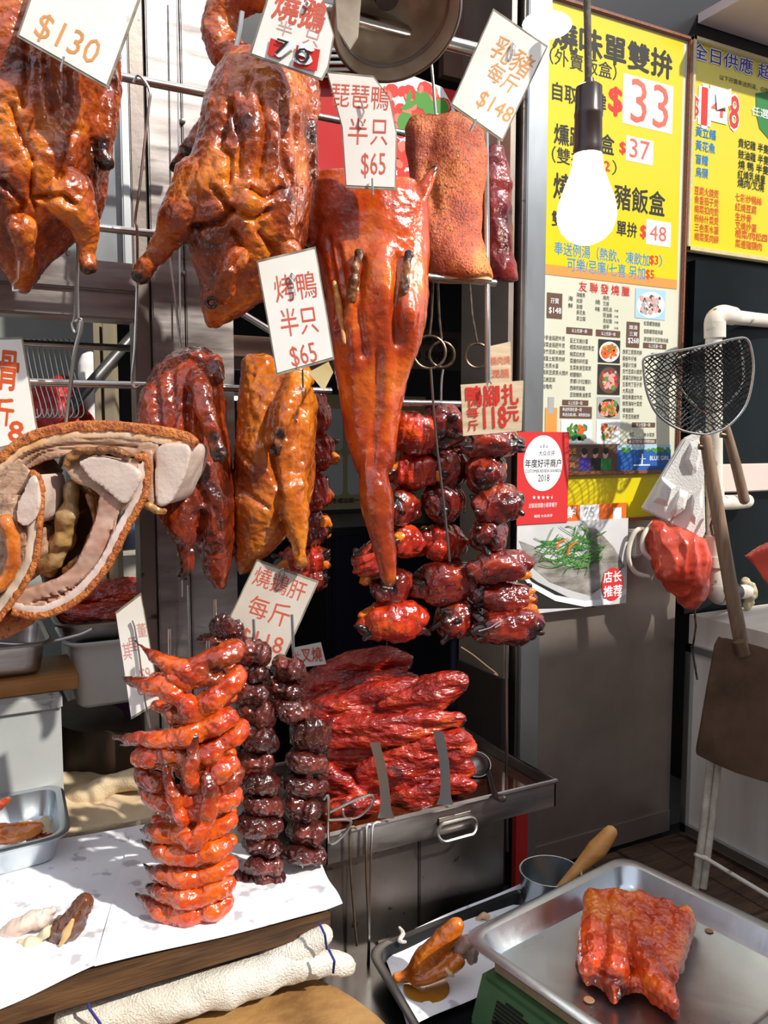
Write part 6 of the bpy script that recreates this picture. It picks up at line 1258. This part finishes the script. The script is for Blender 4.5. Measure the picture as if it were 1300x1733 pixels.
def net(label, rim, hl, d, depth, sp, seed, hp, hw, mtw):
    t = thing('landing_net', label, 'net', W(*hp[-1], d))
    rp2 = cr(rim + [rim[0]], 5)[:-1]; P2 = [Vector((a, b)) for a, b in rp2]; n = len(P2)
    cu_, cv_ = sum(p.x for p in P2) / n, sum(p.y for p in P2) / n
    MB().tube([W(p.x, p.y, d) for p in P2], .0024, 8, closed=True).build('rim', wire_m, t)
    def inside(u, v):
        c = False; j = n - 1
        for i in range(n):
            if ((P2[i].y > v) != (P2[j].y > v)) and (u < (P2[j].x - P2[i].x) * (v - P2[i].y) / (P2[j].y - P2[i].y) + P2[i].x): c = not c
            j = i
        return c
    def edist(u, v):
        b = 1e9
        for i in range(n):
            p, q = P2[i - 1], P2[i]; dx, dy = q.x - p.x, q.y - p.y; tt = max(0, min(1, ((u - p.x) * dx + (v - p.y) * dy) / (dx * dx + dy * dy + 1e-9))); b = min(b, math.hypot(u - p.x - tt * dx, v - p.y - tt * dy))
        return b
    mb = MB(); rr = .0015
    for fam in (0, 1):
        a = math.radians(40 if fam == 0 else -38); dx, dy = math.cos(a), math.sin(a); nx, ny = -dy, dx
        for k in range(-24, 25):
            seg = []
            for s_ in range(-34, 35):
                u = cu_ + nx * k * sp + dx * s_ * 5; v = cv_ + ny * k * sp + dy * s_ * 5
                if inside(u, v):
                    e = min(1, edist(u, v) / 45); wob = 1.4 * math.sin(s_ * .9 + k * 1.7 + seed)
                    seg.append(W(u + nx * wob, v + ny * wob, d + depth * (1 - (1 - e) ** 2)))
                else:
                    if len(seg) > 1: mb.tube(seg, rr, 4, cap=False)
                    seg = []
            if len(seg) > 1: mb.tube(seg, rr, 4, cap=False)
    o = mb.build('netting', M('black_netting', (.016, .016, .016), rough=.7), t, fix=False); o['kind'] = 'stuff'
    k = d / FPX
    MB().chain([(W(u, v, d + .004), hw * k * f) for (u, v), f in zip(hp, (.85, 1, 1.05, 1.1)[:len(hp)])], 14).build('handle', mtw, t)
    MB().tube([W(hp[0][0] - hw, hp[0][1] + 14, d + .002), W(hp[0][0] + hw, hp[0][1] + 16, d + .002)], .006, 10).build('binding', oldwire_m, t)
    return t
dN = 1.60
net('large black landing net with long brown handle at right', [(1088, 612), (1096, 603), (1140, 595), (1198, 584), (1240, 574), (1262, 573), (1271, 589), (1275, 629), (1263, 684), (1234, 720), (1206, 733), (1186, 735), (1148, 726), (1112, 700), (1094, 660)], 0, dN, .07, 6.6, 1, [(1194, 742), (1212, 850), (1238, 1000), (1258, 1104)], 11.5, woodl_m)
net('smaller net hooked behind the large one with short handle', [(1137, 612), (1180, 592), (1230, 579), (1250, 576), (1258, 620), (1254, 655), (1218, 694), (1188, 694), (1154, 660)], 0, dN + .085, .05, 6.4, 2, [(1228, 722), (1244, 780), (1260, 846)], 8.5, woodl_m)
fm = thing('foam_packing', 'broken white styrofoam packing hanging behind the nets', 'foam', P(1140, 900, YW - .05))
dF = dist(P(1140, 830, YW - .06)) - .02
def fpl(poly, d, th, nm): MB().plate([W(u, v, d) for u, v in poly], B * th).build(nm, foam_m, fm, smooth=False, bevel=.003)
fpl([(1160, 742), (1190, 728), (1196, 760), (1192, 815), (1132, 884), (1088, 862)], dF, .02, 'panel'); fpl([(1192, 770), (1195, 900), (1188, 916), (1134, 886), (1150, 850)], dF + .012, .02, 'lower_panel')
for a in ([(1168, 748), (1186, 740), (1190, 762), (1180, 800), (1170, 806), (1158, 780)], [(1120, 805), (1146, 822), (1130, 858), (1104, 850)], [(1150, 826), (1166, 832), (1160, 862), (1140, 876), (1134, 868)], [(1172, 838), (1190, 820), (1190, 860), (1176, 890), (1166, 880)]):
    cu_, cv_ = sum(p[0] for p in a) / len(a), sum(p[1] for p in a) / len(a)
    mb = MB(); lo = [W(u, v, dF + .001) for u, v in a]; hi = [W(cu_ + (u - cu_) * .55, cv_ + (v - cv_) * .55, dF - .012) for u, v in a]; m_ = len(a)
    mb.v = lo + hi; mb.f = [tuple(range(m_ - 1, -1, -1)), tuple(range(m_, 2 * m_))] + [(k, (k + 1) % m_, (k + 1) % m_ + m_, k + m_) for k in range(m_)]
    mb.build('moulded_boss', foam_m, fm, smooth=False, bevel=.001)
dG = dist(P(1145, 950, YW - .09))
rbag = thing('red_carrier_bag', 'translucent red plastic bag tied to a pipe under the foam', 'bag', W(1150, 1028, dG))
put('bag', flesh(MB().sil([(884, 1105, 1122, .015), (896, 1098, 1150, .03), (915, 1098, 1188, .045), (945, 1102, 1194, .05), (975, 1108, 1194, .05), (1000, 1128, 1190, .04), (1020, 1148, 1182, .025), (1029, 1160, 1174, .012)], dG), .003, 2, [(16, .016, 'n'), ((34, 34, 14), .010, 'r'), (90, .002, 'n')]), bag_m, rbag)
MB().tube([W(1174, 1015, dG), W(1178, 1060, dG), W(1172, 1100, dG + .02), W(1180, 1150, dG + .03)], .0022, 7).build('tie_wire', oldwire_m, rbag)
sk = thing('wall_socket_box', 'cream junction box with looped cable beside the red bag', 'junction box', P(1080, 960, YW))
MB().box(P(1082, 918, YW - .02), X * .032, Y * .02, Z * .030).build('box', M('dirty_cream', (.50, .46, .40), (.66, .64, .60), scale=14, rough=.6), sk, smooth=False, bevel=.004)
MB().chain([(q_, .005) for q_ in (P(1100, 900, YW - .05), P(1080, 896, YW - .05), P(1068, 915, YW - .045), P(1064, 945, YW - .045), P(1075, 968, YW - .045), P(1098, 976, YW - .05))], 9).build('cable', pvc_m, sk)
MB().chain([(q_, .005) for q_ in (P(1105, 885, YW - .06), P(1090, 905, YW - .06), P(1088, 930, YW - .06), P(1100, 945, YW - .06))], 9).build('cable', pvc_m, sk)
sv = thing('shovel_plate', 'brown rusty square metal shovel blade leaning on the cream cabinet', 'shovel', W(1245, 1320, 1.56))
dV = 1.56
MB().plate([W(u, v, dV) for u, v in cr([(1222, 1080), (1248, 1084), (1330, 1108), (1340, 1120), (1330, 1326), (1320, 1330), (1245, 1308), (1188, 1282), (1179, 1272), (1184, 1240), (1210, 1092), (1222, 1080)], 2)[:-1]], B * .005).build('blade', rust_m, sv, smooth=False, bevel=.0015)
MB().tube([W(1252, 1085, dV - .006), W(1258, 1108, dV - .006)], .013, 14).build('socket', rust_m, sv)
bs_ = thing('bamboo_sticks', 'pair of whitish sticks tied together below the rusty blade', 'stick', W(1182, 1502, 1.60))
for (u0, u1, r_) in ((1203, 1177, .0075), (1216, 1190, .0075)): MB().tube([W(u0, 1285, 1.62), W((u0 + u1) / 2 + 1, 1395, 1.60), W(u1, 1503, 1.58)], r_, 10).build('stick', M('peeling_stick', (.40, .33, .25), (.62, .56, .48), scale=50, rough=.8, bump=.6), bs_)
MB().tube([W(1176, 1446, 1.57), W(1204, 1458, 1.57)], .004, 8).build('tie', pvc_m, bs_)
o = MB().tube([W(1190, 1450, 1.575), W(1250, 1486, 1.50), W(1320, 1528, 1.42)], .0045, 10).build('thin_rail', pvc_m); tag(o, 'thin pale rail running from the sticks to the right edge', 'rail')
rf = thing('red_flag_bag', 'bright red plastic scrap entering at the right edge', 'bag', W(1290, 985, 1.45))
put('scrap', flesh(MB().plate([W(1264, 942, 1.45), W(1340, 900, 1.45), W(1345, 1030, 1.45), W(1300, 990, 1.45)], B * .012), .004, 2, [(20, .012, 'n')]), bag_m, rf)
